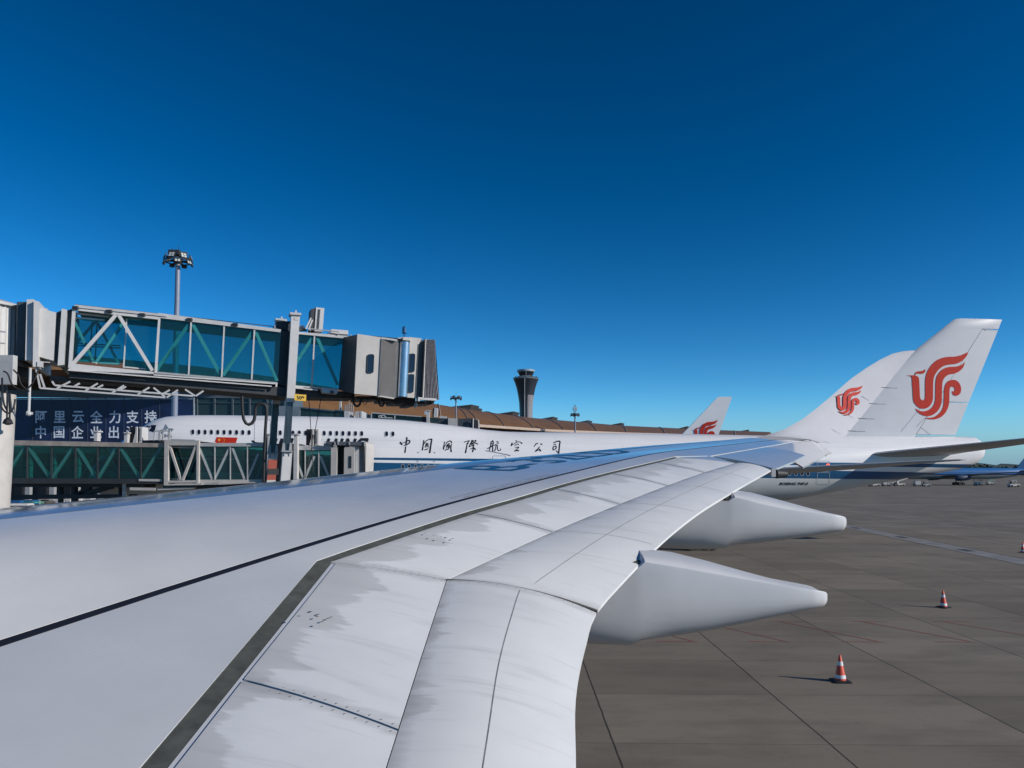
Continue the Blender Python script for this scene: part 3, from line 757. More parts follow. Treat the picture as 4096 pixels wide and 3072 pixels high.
def hw_(s, z):
    lo, hi = 0., 4.
    if not inside(s, 0, z): return 0.0
    for _ in range(24):
        m = (lo+hi)/2
        if inside(s, m, z): lo = m
        else: hi = m
    return lo
def sect(s, n=56):
    tp, bt = sm(T_, s), sm(B_, s); zc = (min(tp, 9.0) + bt)/2; half = []
    for k in range(n//2 + 1):
        a = math.pi*k/(n//2); dy, dz = math.sin(a), -math.cos(a); lo, hi = 0., 7.
        for _ in range(24):
            m = (lo+hi)/2
            if inside(s, m*dy, zc + m*dz): lo = m
            else: hi = m
        half.append((lo*dy, zc + lo*dz))
    return [Vector((s, -y, z)) for y, z in half] + [Vector((s, y, z)) for y, z in half[-2:0:-1]]
st = [-3.8, -3.65, -3.4, -3, -2.6, -2.1, -1.6, -1.1, -.6, 0, .6, 1.2, 2, 3, 4, 5.5, 7, 9, 12, 15, 18, 21, 23, 25, 26.5, 28, 29.5, 31, 32.5, 33.5, 34.2, 35, 36, 38, 41, 44, 47, 50, 52.5, 55, 57.5, 60, 62.5, 65, 67.5, 70, 71.5, 72.5, 73, 73.3, 73.6, 73.85, 74]
def livery():
    m, t, b = nmat('airliner_livery')
    tc = N(t, 'ShaderNodeTexCoord'); sp = N(t, 'ShaderNodeSeparateXYZ'); t.links.new(tc.outputs['Object'], sp.inputs[0])
    s, z = sp.outputs[0], sp.outputs[2]
    def line(a, k): return math_(t, 'SUBTRACT', z, math_(t, 'ADD', math_(t, 'MULTIPLY', s, k), a))
    def band(hi, lo):
        u = math_(t, 'LESS_THAN', line(*hi), 0.); d = math_(t, 'GREATER_THAN', line(*lo), 0.); return math_(t, 'MULTIPLY', u, d)
    b1 = band((6.91, -.0085), (6.77, -.0112)); b2 = band((6.66, -.0163), (5.66, -.0112))
    low = math_(t, 'LESS_THAN', line(5.66, -.0112), 0.)
    n1 = noise(t, coords(t, (.3, 1, 1)), 1.3, 5)
    white = ramp(t, n1, [(.3, (.72, .715, .72)), (.7, (.77, .765, .77))])
    belly = ramp(t, n1, [(.3, (.50, .52, .52)), (.7, (.56, .58, .57))])
    blue = ramp(t, n1, [(.3, (.010, .070, .165)), (.7, (.013, .085, .19))])
    col = mixc(t, low, white, belly)
    seam = None
    for a, k in ((8.35, -.010), (7.75, -.0085), (9.35, -.012)):
        q = math_(t, 'LESS_THAN', math_(t, 'ABSOLUTE', line(a, k)), .012); seam = q if seam is None else math_(t, 'MAXIMUM', seam, q)
    fr = math_(t, 'FRACT', math_(t, 'DIVIDE', s, 5.6)); seam = math_(t, 'MAXIMUM', seam, math_(t, 'LESS_THAN', fr, .004))
    col = mixc(t, math_(t, 'MULTIPLY', seam, .22), col, .25)
    col = mixc(t, math_(t, 'MAXIMUM', b1, b2), col, blue)
    t.links.new(col, b.inputs['Base Color']); b.inputs['Roughness'].default_value = .28
    return m
mb = MB(); mb.loft([sect(s) for s in st], True, True)
obj('fuselage', mb, livery(), JET, smooth=60)
def flank(px, py, lift=.012):
    off = -3.0
    for _ in range(6):
        p = L(px, py, off); off = -max(hw(p.x, p.z), .05) * .6 + off * .4
    p = L(px, py, off); h = hw(p.x, p.z)
    return Vector((p.x, -h - lift, p.z))
def oval(cx, cy, rx, ry, n=14, p=2.6):
    o = []
    for k in range(n):
        a = 2*math.pi*k/n; c_, s_ = math.cos(a), math.sin(a)
        o.append((cx + rx*math.copysign(abs(c_)**(2/p), c_), cy + ry*math.copysign(abs(s_)**(2/p), s_)))
    return o
def patch(px_pts, lift=.012):
    mb = MB(); mb.face([flank(a, b, lift) for a, b in px_pts]); return mb
def ring_(outer, inner, lift=.02):
    mb = MB(); n = len(outer); A = [flank(a, b, lift) for a, b in outer]; B = [flank(a, b, lift) for a, b in inner]
    for k in range(n): mb.face([A[k], A[(k+1) % n], B[(k+1) % n], B[k]])
    return mb
M['rim'] = paint('window_rim', (.55, .56, .58), .35, .05, 3)
up_x = [192.8,199,205.1,211.4,217.8,224.1,230.3,236.6,242.8,249.1] + [280.3,286.6,293,299.3,305.6,312,318.7,324.2,330.5,336.8,342.9,349.2,355.5,361.7] + [386.6,392.9]
for x in up_x:
    y = 432.0 + (x - 193)*.0092
    o_ = obj('cabin_window', patch(oval(x, y, 1.55, 2.35)), M['window'], JET, recalc=False)
    obj('frame', ring_(oval(x - .15, y + .1, 2.0, 2.85), oval(x, y, 1.55, 2.35), .010), M['rim'], o_, recalc=False)
M['rimlight'] = paint('window_rim_light', (.33, .38, .42), .35, .05, 3)
for x, y in [(402.9 + 6.35*k, 466.7 + .05*k) for k in range(7)] + [(783.1, 473), (789.4, 473.2), (795.7, 473.3), (802, 473.4), (807.9, 473.5)]:
    o_ = obj('cabin_window', patch(oval(x, y, 1.35, 2.1)), M['window'], JET, recalc=False)
    obj('frame', ring_(oval(x, y, 1.75, 2.55), oval(x, y, 1.35, 2.1), .014), M['rimlight'], o_, recalc=False)
for poly in ([(143.4,429.6),(145.5,426.6),(148.2,425.3),(148.0,426.5),(144.6,430.2)], [(145.2,430.3),(148.6,426.3),(150.6,425.2),(148.6,430.9)], [(149.2,431.0),(151.2,425.1),(156.2,425.0),(154.5,432.2)]):
    obj('cockpit_window', patch(poly), M['window'], JET, recalc=False)
def door(x0, y0, x1, y1, wd, m, r=2.0):
    def rr(i): # rounded rectangle
        o = []
        for cx, cy, a0 in ((x1-r, y0+r, -90), (x1-r, y1-r, 0), (x0+r, y1-r, 90), (x0+r, y0+r, 180)):
            for k in range(5):
                a = R(a0 + 22.5*k); o.append((cx + (r-i)*math.cos(a), cy + (r-i)*math.sin(a)))
        # long sides need points between the corners to hug the skin
        d = []
        for k in range(len(o)):
            p, q = o[k], o[(k+1) % len(o)]; nn = max(1, int(math.hypot(q[0]-p[0], q[1]-p[1]) / 1.5))
            nn = 6 if k % 5 == 4 else 1
            d += [(p[0]+(q[0]-p[0])*j/nn, p[1]+(q[1]-p[1])*j/nn) for j in range(nn)]
        return d
    return obj('door', ring_(rr(0), rr(wd), .018), m, JET, recalc=False)
M['seam'] = paint('door_seam', (.30, .32, .36), .5, .1, 3)
door(254.4, 418.9, 270.6, 442.6, .32, M['seam']); door(492.4, 455.6, 506, 478, .38, M['seam'])
door(817, 460.8, 829.6, 471.6, .38, M['rimlight'], 1.4); door(817, 472.3, 829.6, 484.6, .4, M['rimlight'], 1.4)
mb = MB(); mb.face([flank(a, b, .03) for a, b in ((252,440.2),(253.4,440.2),(255.4,442.0),(262.5,442.6),(262.5,443.6),(254.6,443.4),(252.4,441.8))])
obj('door_sill', mb, M['ink'], JET, recalc=False)
# writing and emblems on the side
def px_map(x0, y0, k, ky=None): return lambda x, y: flank(x0 + x*k, y0 - y*(ky or k), .02)
mb = MB()                                               # the airline's name in brush calligraphy, character by character
Z1 = lambda x, y: ((1550 + x*.1808)/4, (1730 + y*.1808)/4)
CH = [ # strokes in enlarged photo units: (points, width start, end, middle)
 [([(292,222),(305,245),(318,266)],34,34,44),([(430,115),(428,170),(418,230),(404,310),(396,380),(389,438)],32,30,22),([(345,232),(385,215),(430,188),(470,172),(497,190),(490,222),(455,252),(400,282),(345,298)],14,24,30)],
 [([(806,172),(800,240),(786,310),(774,384)],20,30,26),([(815,245),(860,185),(920,155),(978,148),(976,190),(962,270),(950,350),(936,440)],14,36,30),([(838,262),(870,248),(905,236)],14,16,18),([(868,228),(862,290),(850,330)],14,12,18),([(830,318),(862,300),(905,296)],14,18,20),([(880,250),(895,300),(905,330)],16,14,20),([(835,290),(880,275),(915,262)],12,14,16),([(828,382),(860,372),(896,362)],22,22,26)],
 [([(1266,208),(1250,280),(1238,345),(1240,376)],16,14,22),([(1240,375),(1268,300),(1312,225),(1360,190),(1400,190),(1420,225),(1408,290),(1402,350),(1412,424)],12,28,26),([(1300,300),(1330,262),(1378,240)],14,16,18),([(1335,250),(1318,320),(1300,350)],14,12,20),([(1352,240),(1350,300),(1345,350)],16,14,22),([(1318,310),(1345,296),(1376,290)],14,14,18),([(1372,250),(1375,300),(1368,345)],14,12,18),([(1280,388),(1312,376),(1350,366)],22,22,24)],
 [([(1700,212),(1750,196),(1812,180),(1792,205),(1768,240)],18,18,20),([(1766,246),(1792,240)],18,16,18),([(1768,232),(1756,300),(1744,370),(1730,440)],22,32,22),([(1872,172),(1850,225),(1822,280),(1804,312)],24,14,20),([(1868,186),(1905,178),(1880,220),(1848,262)],16,14,18),([(1940,172),(1962,184),(1930,205)],22,16,24),([(1885,192),(1930,222),(1998,256)],14,20,22),([(1930,205),(1896,238),(1858,265)],14,12,16),([(1832,272),(1875,258),(1916,248)],14,14,18),([(1806,316),(1860,294),(1925,276)],16,18,20),([(1898,272),(1900,340),(1886,424)],24,26,30),([(1886,338),(1862,352),(1838,366)],14,16,20),([(1908,336),(1934,360),(1946,376)],18,28,28)],
]
Z2 = lambda x, y: ((1950 + x*.1808)/4, (1730 + y*.1808)/4)
CH2 = [
 [([(124,176),(104,192),(84,206)],22,14,20),([(80,206),(72,270),(58,340),(40,412)],18,20,18),([(84,212),(118,204),(136,216),(122,270),(116,340),(118,420)],16,24,22),([(8,352),(60,326),(120,300),(178,276)],24,12,18),([(96,238),(102,256)],14,16,18),([(88,290),(96,306)],14,16,18),([(206,204),(238,210)],22,20,26),([(150,282),(196,258),(244,236)],14,18,18),([(192,282),(186,340),(160,408)],14,20,18),([(186,300),(222,282),(222,330),(226,376),(252,398),(292,390),(284,352)],14,10,22)],
 [([(632,178),(648,192)],18,18,24),([(548,234),(536,262),(528,288)],24,28,30),([(534,284),(590,252),(640,216),(700,206),(740,218),(768,240),(752,242)],14,16,18),([(640,254),(622,280),(604,296)],14,12,18),([(664,248),(688,270)],14,18,22),([(624,334),(660,322),(694,326),(664,356),(636,384),(608,406)],18,16,22),([(606,406),(650,398),(690,400)],24,26,26)],
 [([(1030,314),(1052,282),(1078,250),(1112,244)],10,20,26),([(1180,250),(1206,264)],20,20,28),([(1152,318),(1122,356),(1066,414)],18,28,22),([(1066,414),(1110,396),(1158,384)],22,14,18),([(1140,366),(1164,380),(1174,404)],14,30,28)],
 [([(1464,226),(1510,206),(1560,192),(1604,200),(1596,270),(1588,350),(1578,458)],20,26,32),([(1578,458),(1552,432),(1524,404)],24,14,20),([(1466,270),(1492,258),(1512,262)],18,16,20),([(1458,316),(1452,350),(1452,380)],22,22,26),([(1454,318),(1500,300),(1522,312),(1514,350),(1490,376),(1456,384)],20,18,26)],
]
def calligraphy(name, chars, Z):
    for strokes in chars:
        mb = MB()
        for pts, w0, w1, wm in strokes: stroke(mb, pts, w0, w1, wm)
        obj(name, remap(mb, lambda x, y: flank(*Z(x, y), .02)), M['ink'], JET, recalc=False)
calligraphy('calligraphy_character', CH, Z1); calligraphy('calligraphy_character', CH2, Z2)
# block letters of the airline name under the upper deck windows
def block(mb, paths, x0, wd, ht, th, shear=.32):
    for path in paths:
        for p, q in zip(path, path[1:]):
            a = Vector((x0 + p[0]*wd + p[1]*ht*shear, p[1]*ht, 0)); b_ = Vector((x0 + q[0]*wd + q[1]*ht*shear, q[1]*ht, 0))
            d = (b_ - a).normalized(); n_ = Vector((-d.y, d.x, 0))*th/2; e = d*th*.35
            mb.face([a - e - n_, b_ + e - n_, b_ + e + n_, a - e + n_])
LET = {'A': [[(0,0),(0,.8),(.2,1),(1,1),(1,0)], [(0,.45),(1,.45)]], 'I': [[(.5,0),(.5,1)]], 'R': [[(0,0),(0,1),(1,1),(1,.5),(0,.5)], [(.35,.5),(1,0)]],
       'C': [[(1,1),(.2,1),(0,.8),(0,.2),(.2,0),(1,0)]], 'H': [[(0,0),(0,1)], [(1,0),(1,1)], [(0,.5),(1,.5)]], 'N': [[(0,0),(0,1)], [(0,1),(1,0)], [(1,0),(1,1)]]}
for ch, x0 in zip('AIRCHINA', (265.5, 276.5, 281.5, 310, 325.5, 337.0, 344.5, 356.5)):
    mb = MB(); block(mb, LET[ch], x0, 7.5 if ch != 'I' else 4, 10.6, 2.7)
    obj('airline_name_letter', remap(cut(mb, 1.5), lambda x, y: flank(x, 450.0 - y, .02)), M['ink'], JET, recalc=False)
t_ = cut(text_mesh('BOEING 747-8', 1.0, .035, .3), .25)
xs = [v[0] for v in t_.v]; wx = max(xs) - min(xs)
obj('type_lettering', remap(t_, lambda x, y: flank(779.2 + (x - min(xs))/wx*29.0, 485.0 - y*3.55, .02)), M['ink'], JET, recalc=False)
mb = fill([[(x/10, y/10) for x, y in ((216,4370),(239.5,4377),(236.5,4460),(213,4453))]]) if False else fill([[(216.6,-437.1),(237.6,-437.6),(234.9,-446.5),(213.9,-446.0)]])
fl = obj('flag', remap(cut(mb, 2), lambda x, y: flank(x, -y, .02)), M['red'], JET, recalc=False)
def star(cx, cy, r, rot=0):
    return [(cx + (r if k % 2 == 0 else r*.4)*math.cos(R(90 + rot + 36*k)), cy + (r if k % 2 == 0 else r*.4)*math.sin(R(90 + rot + 36*k))) for k in range(10)]
mb = fill([star(219.3, -440.0, 1.75), star(223.6, -438.7, .6, 20), star(224.6, -440.0, .6, 40), star(224.4, -441.6, .6, 0), star(223.2, -443.0, .6, 20)])
obj('flag_star', remap(mb, lambda x, y: flank(x, -y, .03)), M['goldstar'], fl, recalc=False)
mb = MB()                                               # alliance emblem: five darts pointing in on a ring
for k in range(5):
    a = R(90 - 72*k + 8); ca, sa = math.cos(a), math.sin(a); cx, cy = 166.6, -432.0
    T = lambda r_, w_: (cx + (ca*r_ - sa*w_)*1.25, cy + (sa*r_ + ca*w_)*1.25)
    for q in ([T(1.7, 0), T(6.4, -.2), T(2.9, 1.9)], [T(1.7, 0), T(6.4, -.2), T(2.9, -1.9)]): mb.face([flank(x, -y, .02) for x, y in q])
obj('alliance_emblem', mb, M['emblemgrey'], JET, recalc=False)
mb = MB()
for x, y, dx, dy in ((417.5, 452, 1.6, 1.3), (435, 452, -1.6, 1.3), (417, 462, 1.6, -1.3), (434.5, 462, -1.6, -1.3)):
    for q in ([(x, y), (x+dx, y), (x+dx, y+.35*np.sign(dy)), (x, y+.35*np.sign(dy))], [(x, y), (x+.4*np.sign(dx), y), (x+.4*np.sign(dx), y+dy), (x, y+dy)]): mb.face([flank(a, b, .02) for a, b in q])
obj('cargo_marking', mb, M['ink'], JET, recalc=False)
mb = MB(); mb.tube([flank(x, y, .02) for x, y in ((486, 450.6), (494, 452), (503, 453.8), (510.5, 455.4))], .035, 5); obj('gutter_rail', mb, M['seam'], JET)
# fin and rudder
FK = [((806,437.2),(954.0,437.2)),((806.5,436.4),(954.6,436.0)),((812,431.9),(956.1,432)),((833,415.2),(962.8,415.2)),((864.8,390),(973,390)),((896.4,365),(983.2,365)),((921.6,345),(991.3,345)),((941.8,329),(997.8,329)),((951,321.7),(1000.6,321.7)),((954.5,319.2),(1001.8,319.2)),((958.5,318.5),(1002,318.6))]
fin_rows = [(L(*a), L(*b)) for a, b in FK]
fin_z = [r_[0].z for r_ in fin_rows]
def fin_pt(z, q, side=-1, lift=0.0):
    a = Vector((np.interp(z, fin_z, [r_[0].x for r_ in fin_rows]), 0, z)); b_ = Vector((np.interp(z, fin_z, [r_[1].x for r_ in fin_rows]), 0, z))
    th = float(np.interp(z, [fin_z[0], fin_z[-3], fin_z[-1]], [.55, .26, .10]))
    p = a.lerp(b_, q); p.y = side*(th*2.1*(q**.5)*(1-q)*(1+.35*q) + lift + .012); return p
def fin_q(s, z):
    a, b_ = np.interp(z, fin_z, [r_[0].x for r_ in fin_rows]), np.interp(z, fin_z, [r_[1].x for r_ in fin_rows]); return (s-a)/(b_-a)
def hingeq(z):
    h0, h1 = L(918, 427.5), L(981.3, 328.9); s = h0.x + (h1.x-h0.x)*(z-h0.z)/(h1.z-h0.z); return min(.9, fin_q(s, z))
zz = sorted(set(fin_z + list(np.linspace(fin_z[0], fin_z[-3], 16))))
def fin_piece(z0, z1, q0, q1, n=9):
    mb = MB(); rings = []
    for z in [z0] + [z for z in sorted(zz + [zt + .06, zt + .10]) if z0 + .02 < z < z1 - .02] + [z1]:
        a, b_ = q0(z), q1(z); qs = [a + (b_-a)*((k/n)**1.5 if a == 0 else k/n) for k in range(n+1)]
        rings.append([fin_pt(z, q, -1) for q in qs] + [fin_pt(z, q, 1) for q in qs[::-1]])
    mb.loft(rings, True, True); return mb
zt, zm = L(990, 330).z, L(960, 402.5).z
rud_lo = L(930, 434.6).z
obj('tail_fin', fin_piece(fin_z[0], fin_z[-1], lambda z: 0, lambda z: 1.0 if z > zt + .08 else hingeq(z)), M['finwhite'], JET, smooth=40)
for z0, z1 in ((zm + .03, zt), (rud_lo, zm - .03)):
    obj('rudder', fin_piece(z0, z1, lambda z: hingeq(z) + .004, lambda z: 1.0, 5), M['finwhite'], JET, smooth=40)
mb = MB()
for path in ([(981.3,328.9),(983.6,330.7),(997,331)], [(981.3,328.9),(966.4,352)], [(938.8,399),(943.3,401.7),(968,402.2)], [(918,427.5),(928.4,434.7),(955,435.3)], [(902,353.5),(885,384)], [(913,436.2),(928.5,435)], [(939,401.5),(914,427)], [(926,398),(898,432)]):
    pts = [L(*p) for p in path]
    for p, q in zip(pts, pts[1:]):
        a, b_ = [fin_pt(v.z, min(1, max(0, fin_q(v.x, v.z))), -1, .012) for v in (p, q)]
        mb.beam(a, b_, .018, .018)
obj('fin_seam', mb, M['seam'], JET)
def fin_map(x, y):
    v = L((3600 + (70 + x*1305)*.1929)/4, (1380 + (1548 - y*1305)*.1929)/4); return fin_pt(v.z, fin_q(v.x, v.z), -1, .03)
obj('tail_emblem', remap(cut(EMB, .05), fin_map), M['red'], JET, recalc=False)
# wing, tailplane, engines, gear
def foil(mb, rows, n=9):
    rings = []
    for le, te, th in rows:
        le, te = Vector(le), Vector(te); up_, dn_ = [], []
        for k in range(n+1):
            q = (k/n)**1.4; p = le.lerp(te, q); t = th*1.45*(q**.5)*(1-q) + .02
            up_.append(p + Vector((0, 0, t))); dn_.append(p - Vector((0, 0, t*.8)))
        rings.append(up_ + dn_[::-1])
    return mb.loft(rings, True, True)
M['wing747'] = paint('airliner_wing_grey', (.40, .41, .42), .4, .08, .6)
M['stab'] = paint('tailplane_grey', (.33, .34, .35), .4, .08, .6)
mb = MB(); foil(mb, [((17.5, -2.2, 3.7), (36, -2.2, 3.6), .9), ((20, -3.2, 3.9), (36.2, -3.2, 3.8), .85), ((28.4, -12, 4.6), (38.0, -12, 4.6), .5), ((37.5, -21.5, 5.45), (42.6, -21.5, 5.4), .32), ((43.0, -27.0, 5.85), (45.9, -27, 5.8), .20), ((46.6, -29.6, 6.1), (47.7, -29.6, 6.07), .10), ((48.6, -30.6, 6.2), (48.9, -30.6, 6.18), .03)])
obj('main_wing', mb, M['wing747'], JET, smooth=40)
mb = MB(); foil(mb, [((17.5, 2.2, 3.7), (36, 2.2, 3.6), .9), ((28.4, 12, 4.6), (38.0, 12, 4.6), .5), ((43.0, 27.0, 5.85), (45.9, 27, 5.8), .20), ((48.6, 30.6, 6.2), (48.9, 30.6, 6.18), .03)])
obj('main_wing', mb, M['wing747'], JET, smooth=40)
r0 = L(862, 455.5, -1.7)
for sg in (-1, 1):
    mb = MB(); z0 = r0.z - .02
    foil(mb, [((r0.x, sg*1.2, z0), (r0.x + 8.6, sg*1.2, z0 + .1), .52), ((r0.x + 1.3, sg*3, z0 + .22), (r0.x + 8.9, sg*3, z0 + .3), .46), ((r0.x + 5.5, sg*8, z0 + .80), (r0.x + 10.3, sg*8, z0 + .84), .30), ((r0.x + 8.9, sg*12.2, z0 + 1.3), (r0.x + 11.6, sg*12.2, z0 + 1.3), .12)])
    obj('tailplane', mb, M['stab'], JET, smooth=40)
mb = MB(); p = at(828, 466, 42.5) - JO; pl = Vector((p.dot(JE), p.dot(JN), p.z))
m_, t, b = nmat('navigation_light_red'); b.inputs['Base Color'].default_value = (.6, .05, .03, 1); b.inputs['Emission Color'].default_value = (1, .12, .05, 1); b.inputs['Emission Strength'].default_value = 2.0
for q in (Vector((0, 0, .04)), Vector((-.35, 0, -.10))):
    mb = MB(); mb.lathe(pl + q + Vector((0, 0, -.09)), [(.03, 0), (.09, .05), (.09, .12), (.03, .18)], 10); obj('navigation_light', mb, m_, JET)
def nacelle(x, y, z, r_, l):
    o_ = MB(); pr = [(0, .82), (.0, .9), (.06, .98), (.2, 1.04), (.45, 1.05), (.75, .9), (1, .68)]
    o_.loft([[Vector((x + q*l, y + r_*k*math.cos(2*math.pi*j/24), z + r_*k*math.sin(2*math.pi*j/24))) for j in range(24)] for q, k in pr], True, False)
    e = obj('engine', o_, M['jetwhite'], JET, smooth=40)
    f_ = MB(); f_.lathe((0, 0, 0), [(.05, 0), (r_*.82, .05)], 24, True)
    obj('fan', remap3(f_, lambda v: Vector((x + .5 + v.z, y + v.x, z + v.y))), M['dark'], e)
    f_ = MB(); f_.beam((x + l*.5, y, z + r_*.8), (x + l*1.05, y, z + r_*1.5), .4, .9); obj('pylon', f_, M['jetwhite'], e)
def remap3(mb, fn):
    o_ = MB(); o_.v = [tuple(fn(Vector(v))) for v in mb.v]; o_.f = [list(f) for f in mb.f]; return o_
for y, x in ((-11.7, 22.0), (-20.8, 31.5)): nacelle(x, y, 2.55, 1.45, 5.2)
def gear(x, y, top_):
    o_ = MB(); o_.tube([(x, y, .6), (x, y, top_)], .2, 10); g_ = obj('landing_gear', o_, M['lgrey'], JET)
    for dx in (-.75, .75):
        for dy in (-.6, .6):
            k = MB(); k.tube([(x + dx, y + dy - .24, .62), (x + dx, y + dy + .24, .62)], .62, 20); obj('wheel', k, M['black'], g_)
gear(32.5, -5.3, 3.4); gear(35.5, -1.9, 2.7); gear(32.5, 5.3, 3.4); gear(35.5, 1.9, 2.7); gear(4.0, 0, 2.8)

# ------------------------------------------------------------------ upper jet bridge of stand 509
z1 = lambda x, y: (x*.1017, 275 + y*.1017)
z2 = lambda x, y: (225 + x*.1017, 287.5 + y*.1017)
z3 = lambda x, y: (x*.0904, 387.5 + y*.0904)
z4 = lambda x, y: (175 + x*.0904, 375 + y*.0904)
z5 = lambda x, y: (350 + x*.0904, 375 + y*.0904)
z6 = lambda x, y: (475 + x*.1017, 350 + y*.1017)
zc = lambda x, y: (270 + x*.0497, 425 + y*.0497)
zl = lambda x, y: (x*.0339, 350 + y*.0339)
UE = Vector((.923, .385, 0)).normalized(); UN = Vector((-UE.y, UE.x, 0)); UP = Vector((-10.8, 36.0, 0))
def U(p, off=0.0): return on_plane(p[0], p[1], UP + UN*off, UN)
ub = U(z2(640, 1100), .2)
BR = empty('jet_bridge', (ub.x, ub.y, 0), 'raised jet bridge with teal glass tunnel and yellow 509 sign, high above the wing', 'jet bridge', 'jet bridges')
def uslab(name, quad, off, depth, m, parent=BR, **kw):
    mb = MB(); mb.slab([U(p, off) for p in quad], UN*depth); return obj(name, mb, m, parent, **kw)
def ubeams(name, segs, off, wd, m, parent=BR, dp=None):
    mb = MB()
    for a, b in segs: mb.beam(U(a, off), U(b, off), wd, dp or wd, up=UN)
    return obj(name, mb, m, parent)
M['brace'] = paint('brace_white', (.42, .42, .42), .5, .03, 2)
# rotunda and its pillar
c0 = Vector((-23.35, 33.0, 0)); zt_, zb_ = at(10, 299, 31).z, at(10, 360, 31).z
mb = MB(); n = 120
mb.loft([[c0 + Vector(((2.15 + (.05 if j % 2 else 0))*math.cos(2*math.pi*j/n), (2.15 + (.05 if j % 2 else 0))*math.sin(2*math.pi*j/n), z)) for j in range(n)] for z in (zb_, zt_)], True, True)
obj('rotunda', mb, M['white'], BR)
mb = MB(); mb.lathe(c0 + Vector((0, 0, zt_)), [(2.35, 0), (2.35, .12), (1.6, .35), (.2, .45)], 40); mb.box(c0 + Vector((1.2, -1.4, zt_ + .35)), (.5, .4, .5)); obj('rotunda_roof', mb, M['lgrey'], BR, smooth=30)
mb = MB(); mb.lathe(c0 + Vector((0, 0, zb_ - .45)), [(2.4, 0), (2.4, .43)], 40); obj('rotunda_floor', mb, M['dark'], BR, smooth=30)
mb = MB()
for zz_ in (at(5, 329, 31).z, at(5, 340.7, 31).z): mb.tube([c0 + Vector((2.75*math.cos(a), 2.75*math.sin(a), zz_)) for a in np.linspace(-1.9, -.5, 14)], .035, 6)
for a in np.linspace(-1.9, -.6, 6): mb.tube([c0 + Vector((2.75*math.cos(a), 2.75*math.sin(a), zb_)), c0 + Vector((2.75*math.cos(a), 2.75*math.sin(a), at(5, 329, 31).z))], .03, 6)
obj('guard_rail', mb, M['grey'], BR)
pc = Vector((-22.3, 32.9, 0)); ztop = at(10, 392, 32).z
mb = MB(); mb.lathe(pc, [(.78, 0), (.95, ztop - .5), (.95, ztop)], 40); obj('support_pillar', mb, M['cream'], BR, smooth=30)
mb = MB(); mb.lathe(pc + Vector((0, 0, ztop)), [(.62, 0), (.62, zb_ - ztop - .4)], 24); obj('pillar_neck', mb, M['dark'], BR, smooth=30)
mb = MB(); mb.box(Vector((-20.9, 31.7, at(1, 370, 31.7).z)), (.8, .3, 1.2)); obj('junction_box', mb, M['lgrey'], BR)
# fixed sections between the rotunda and the first tunnel
uslab('end_wall', [z1(165,265), z1(262,262), z1(248,838), z1(160,832)], .35, 2.4, M['darkpanel'])
uslab('end_panel', [z1(262,240), z1(332,238), z1(320,842), z1(247,838)], 0, 2.9, M['white'])
uslab('end_frame', [z1(332,246), z1(386,262), z1(372,905), z1(322,900)], -.25, 3.3, M['white'])
uslab('link_panel', [z1(386,330), z1(552,368), z1(528,842), z1(374,800)], .1, 2.7, M['white'])
uslab('link_roof', [z1(386,318), z1(465,330), z1(465,362), z1(386,350)], .3, 2.2, M['lgrey'])
uslab('link_gap', [z1(548,372), z1(606,345), z1(580,890), z1(526,850)], .3, 2.5, M['darkpanel'])
uslab('tunnel_collar', [z1(606,330), z1(657,340), z1(628,882), z1(566,890)], -.05, 3.1, M['white'])
uslab('collar_gap', [z1(655,350), z1(712,330), z1(672,900), z1(626,880)], .3, 2.4, M['darkpanel'])
# outer tunnel: open truss
def both(name, segs, off, wd, m, dep=2.9):
    ubeams(name, segs, off, wd, m); ubeams(name, segs, off + dep, wd, m)
uslab('tunnel_roof', [z1(735,290), z1(1640,388), z1(1640,410), z1(735,318)], -.05, 3.1, M['lgrey'])
for o_ in (0.0, 2.85):
    uslab('top_chord', [z1(735,318), z1(1565,412), z1(1560,438), z1(735,345)], o_, .16, M['white'])
    uslab('bottom_chord', [z1(705,870), z1(1512,952), z1(1510,972), z1(668,935)], o_, .16, M['white'])
    uslab('post', [z1(712,315), z1(742,318), z1(706,915), z1(670,912)], o_ - .01, .18, M['white'])
    ubeams('diagonal_brace', [(z1(1140,395), z1(715,878)), (z1(1168,395), z1(1500,942))], o_ + .08, .14, M['white'])
ubeams('inner_brace', [(z1(738,465), z1(925,865)), (z1(1205,480), z1(940,870)), ], .42, .11, M['white'])
ubeams('inner_brace', [(z1(940,460), z1(725,700)), (z1(960,470), z1(1170,880)), ], 2.4, .11, M['lgrey'])
ubeams('guard_rail', [(z1(725,690), z1(1185,720)), (z1(725,668), z1(1185,697)), (z1(905,460), z1(885,850)), (z1(955,450), z1(935,862))], 2.35, .05, M['dark'])
ubeams('lamp_rail', [(z1(745,378), z1(1080,412)), (z1(745,420), z1(1030,447)), (z1(1265,437), z1(1515,457)), (z1(740,838), z1(885,850)), (z1(975,862), z1(1165,874))], .5, .09, M['white'])
uslab('tunnel_floor', [z1(668,936), z1(1512,972), z1(1512,990), z1(668,955)], .0, 3.0, M['dark'])
def pane(name, quad, off, m, parent=BR): 
    mb = MB(); mb.slab([U(p, off) for p in quad], UN*.025); return obj(name, mb, m, parent)
uslab('inner_frame', [z1(1240,428), z1(1252,430), z1(1222,915), z1(1208,910)], .3, .1, M['white'])
uslab('inner_sill', [z1(1215,897), z1(1430,918), z1(1430,930), z1(1210,910)], .3, .1, M['white'])
for o_ in (.34, 2.6):
    pane('glass_panel', [z1(742,425), z1(1240,470), z1(1212,865), z1(716,850)], o_, M['teal'])
    pane('glass_panel', [z1(1255,432), z1(1560,450), z1(1520,960), z1(1225,905)], o_, M['teal'])
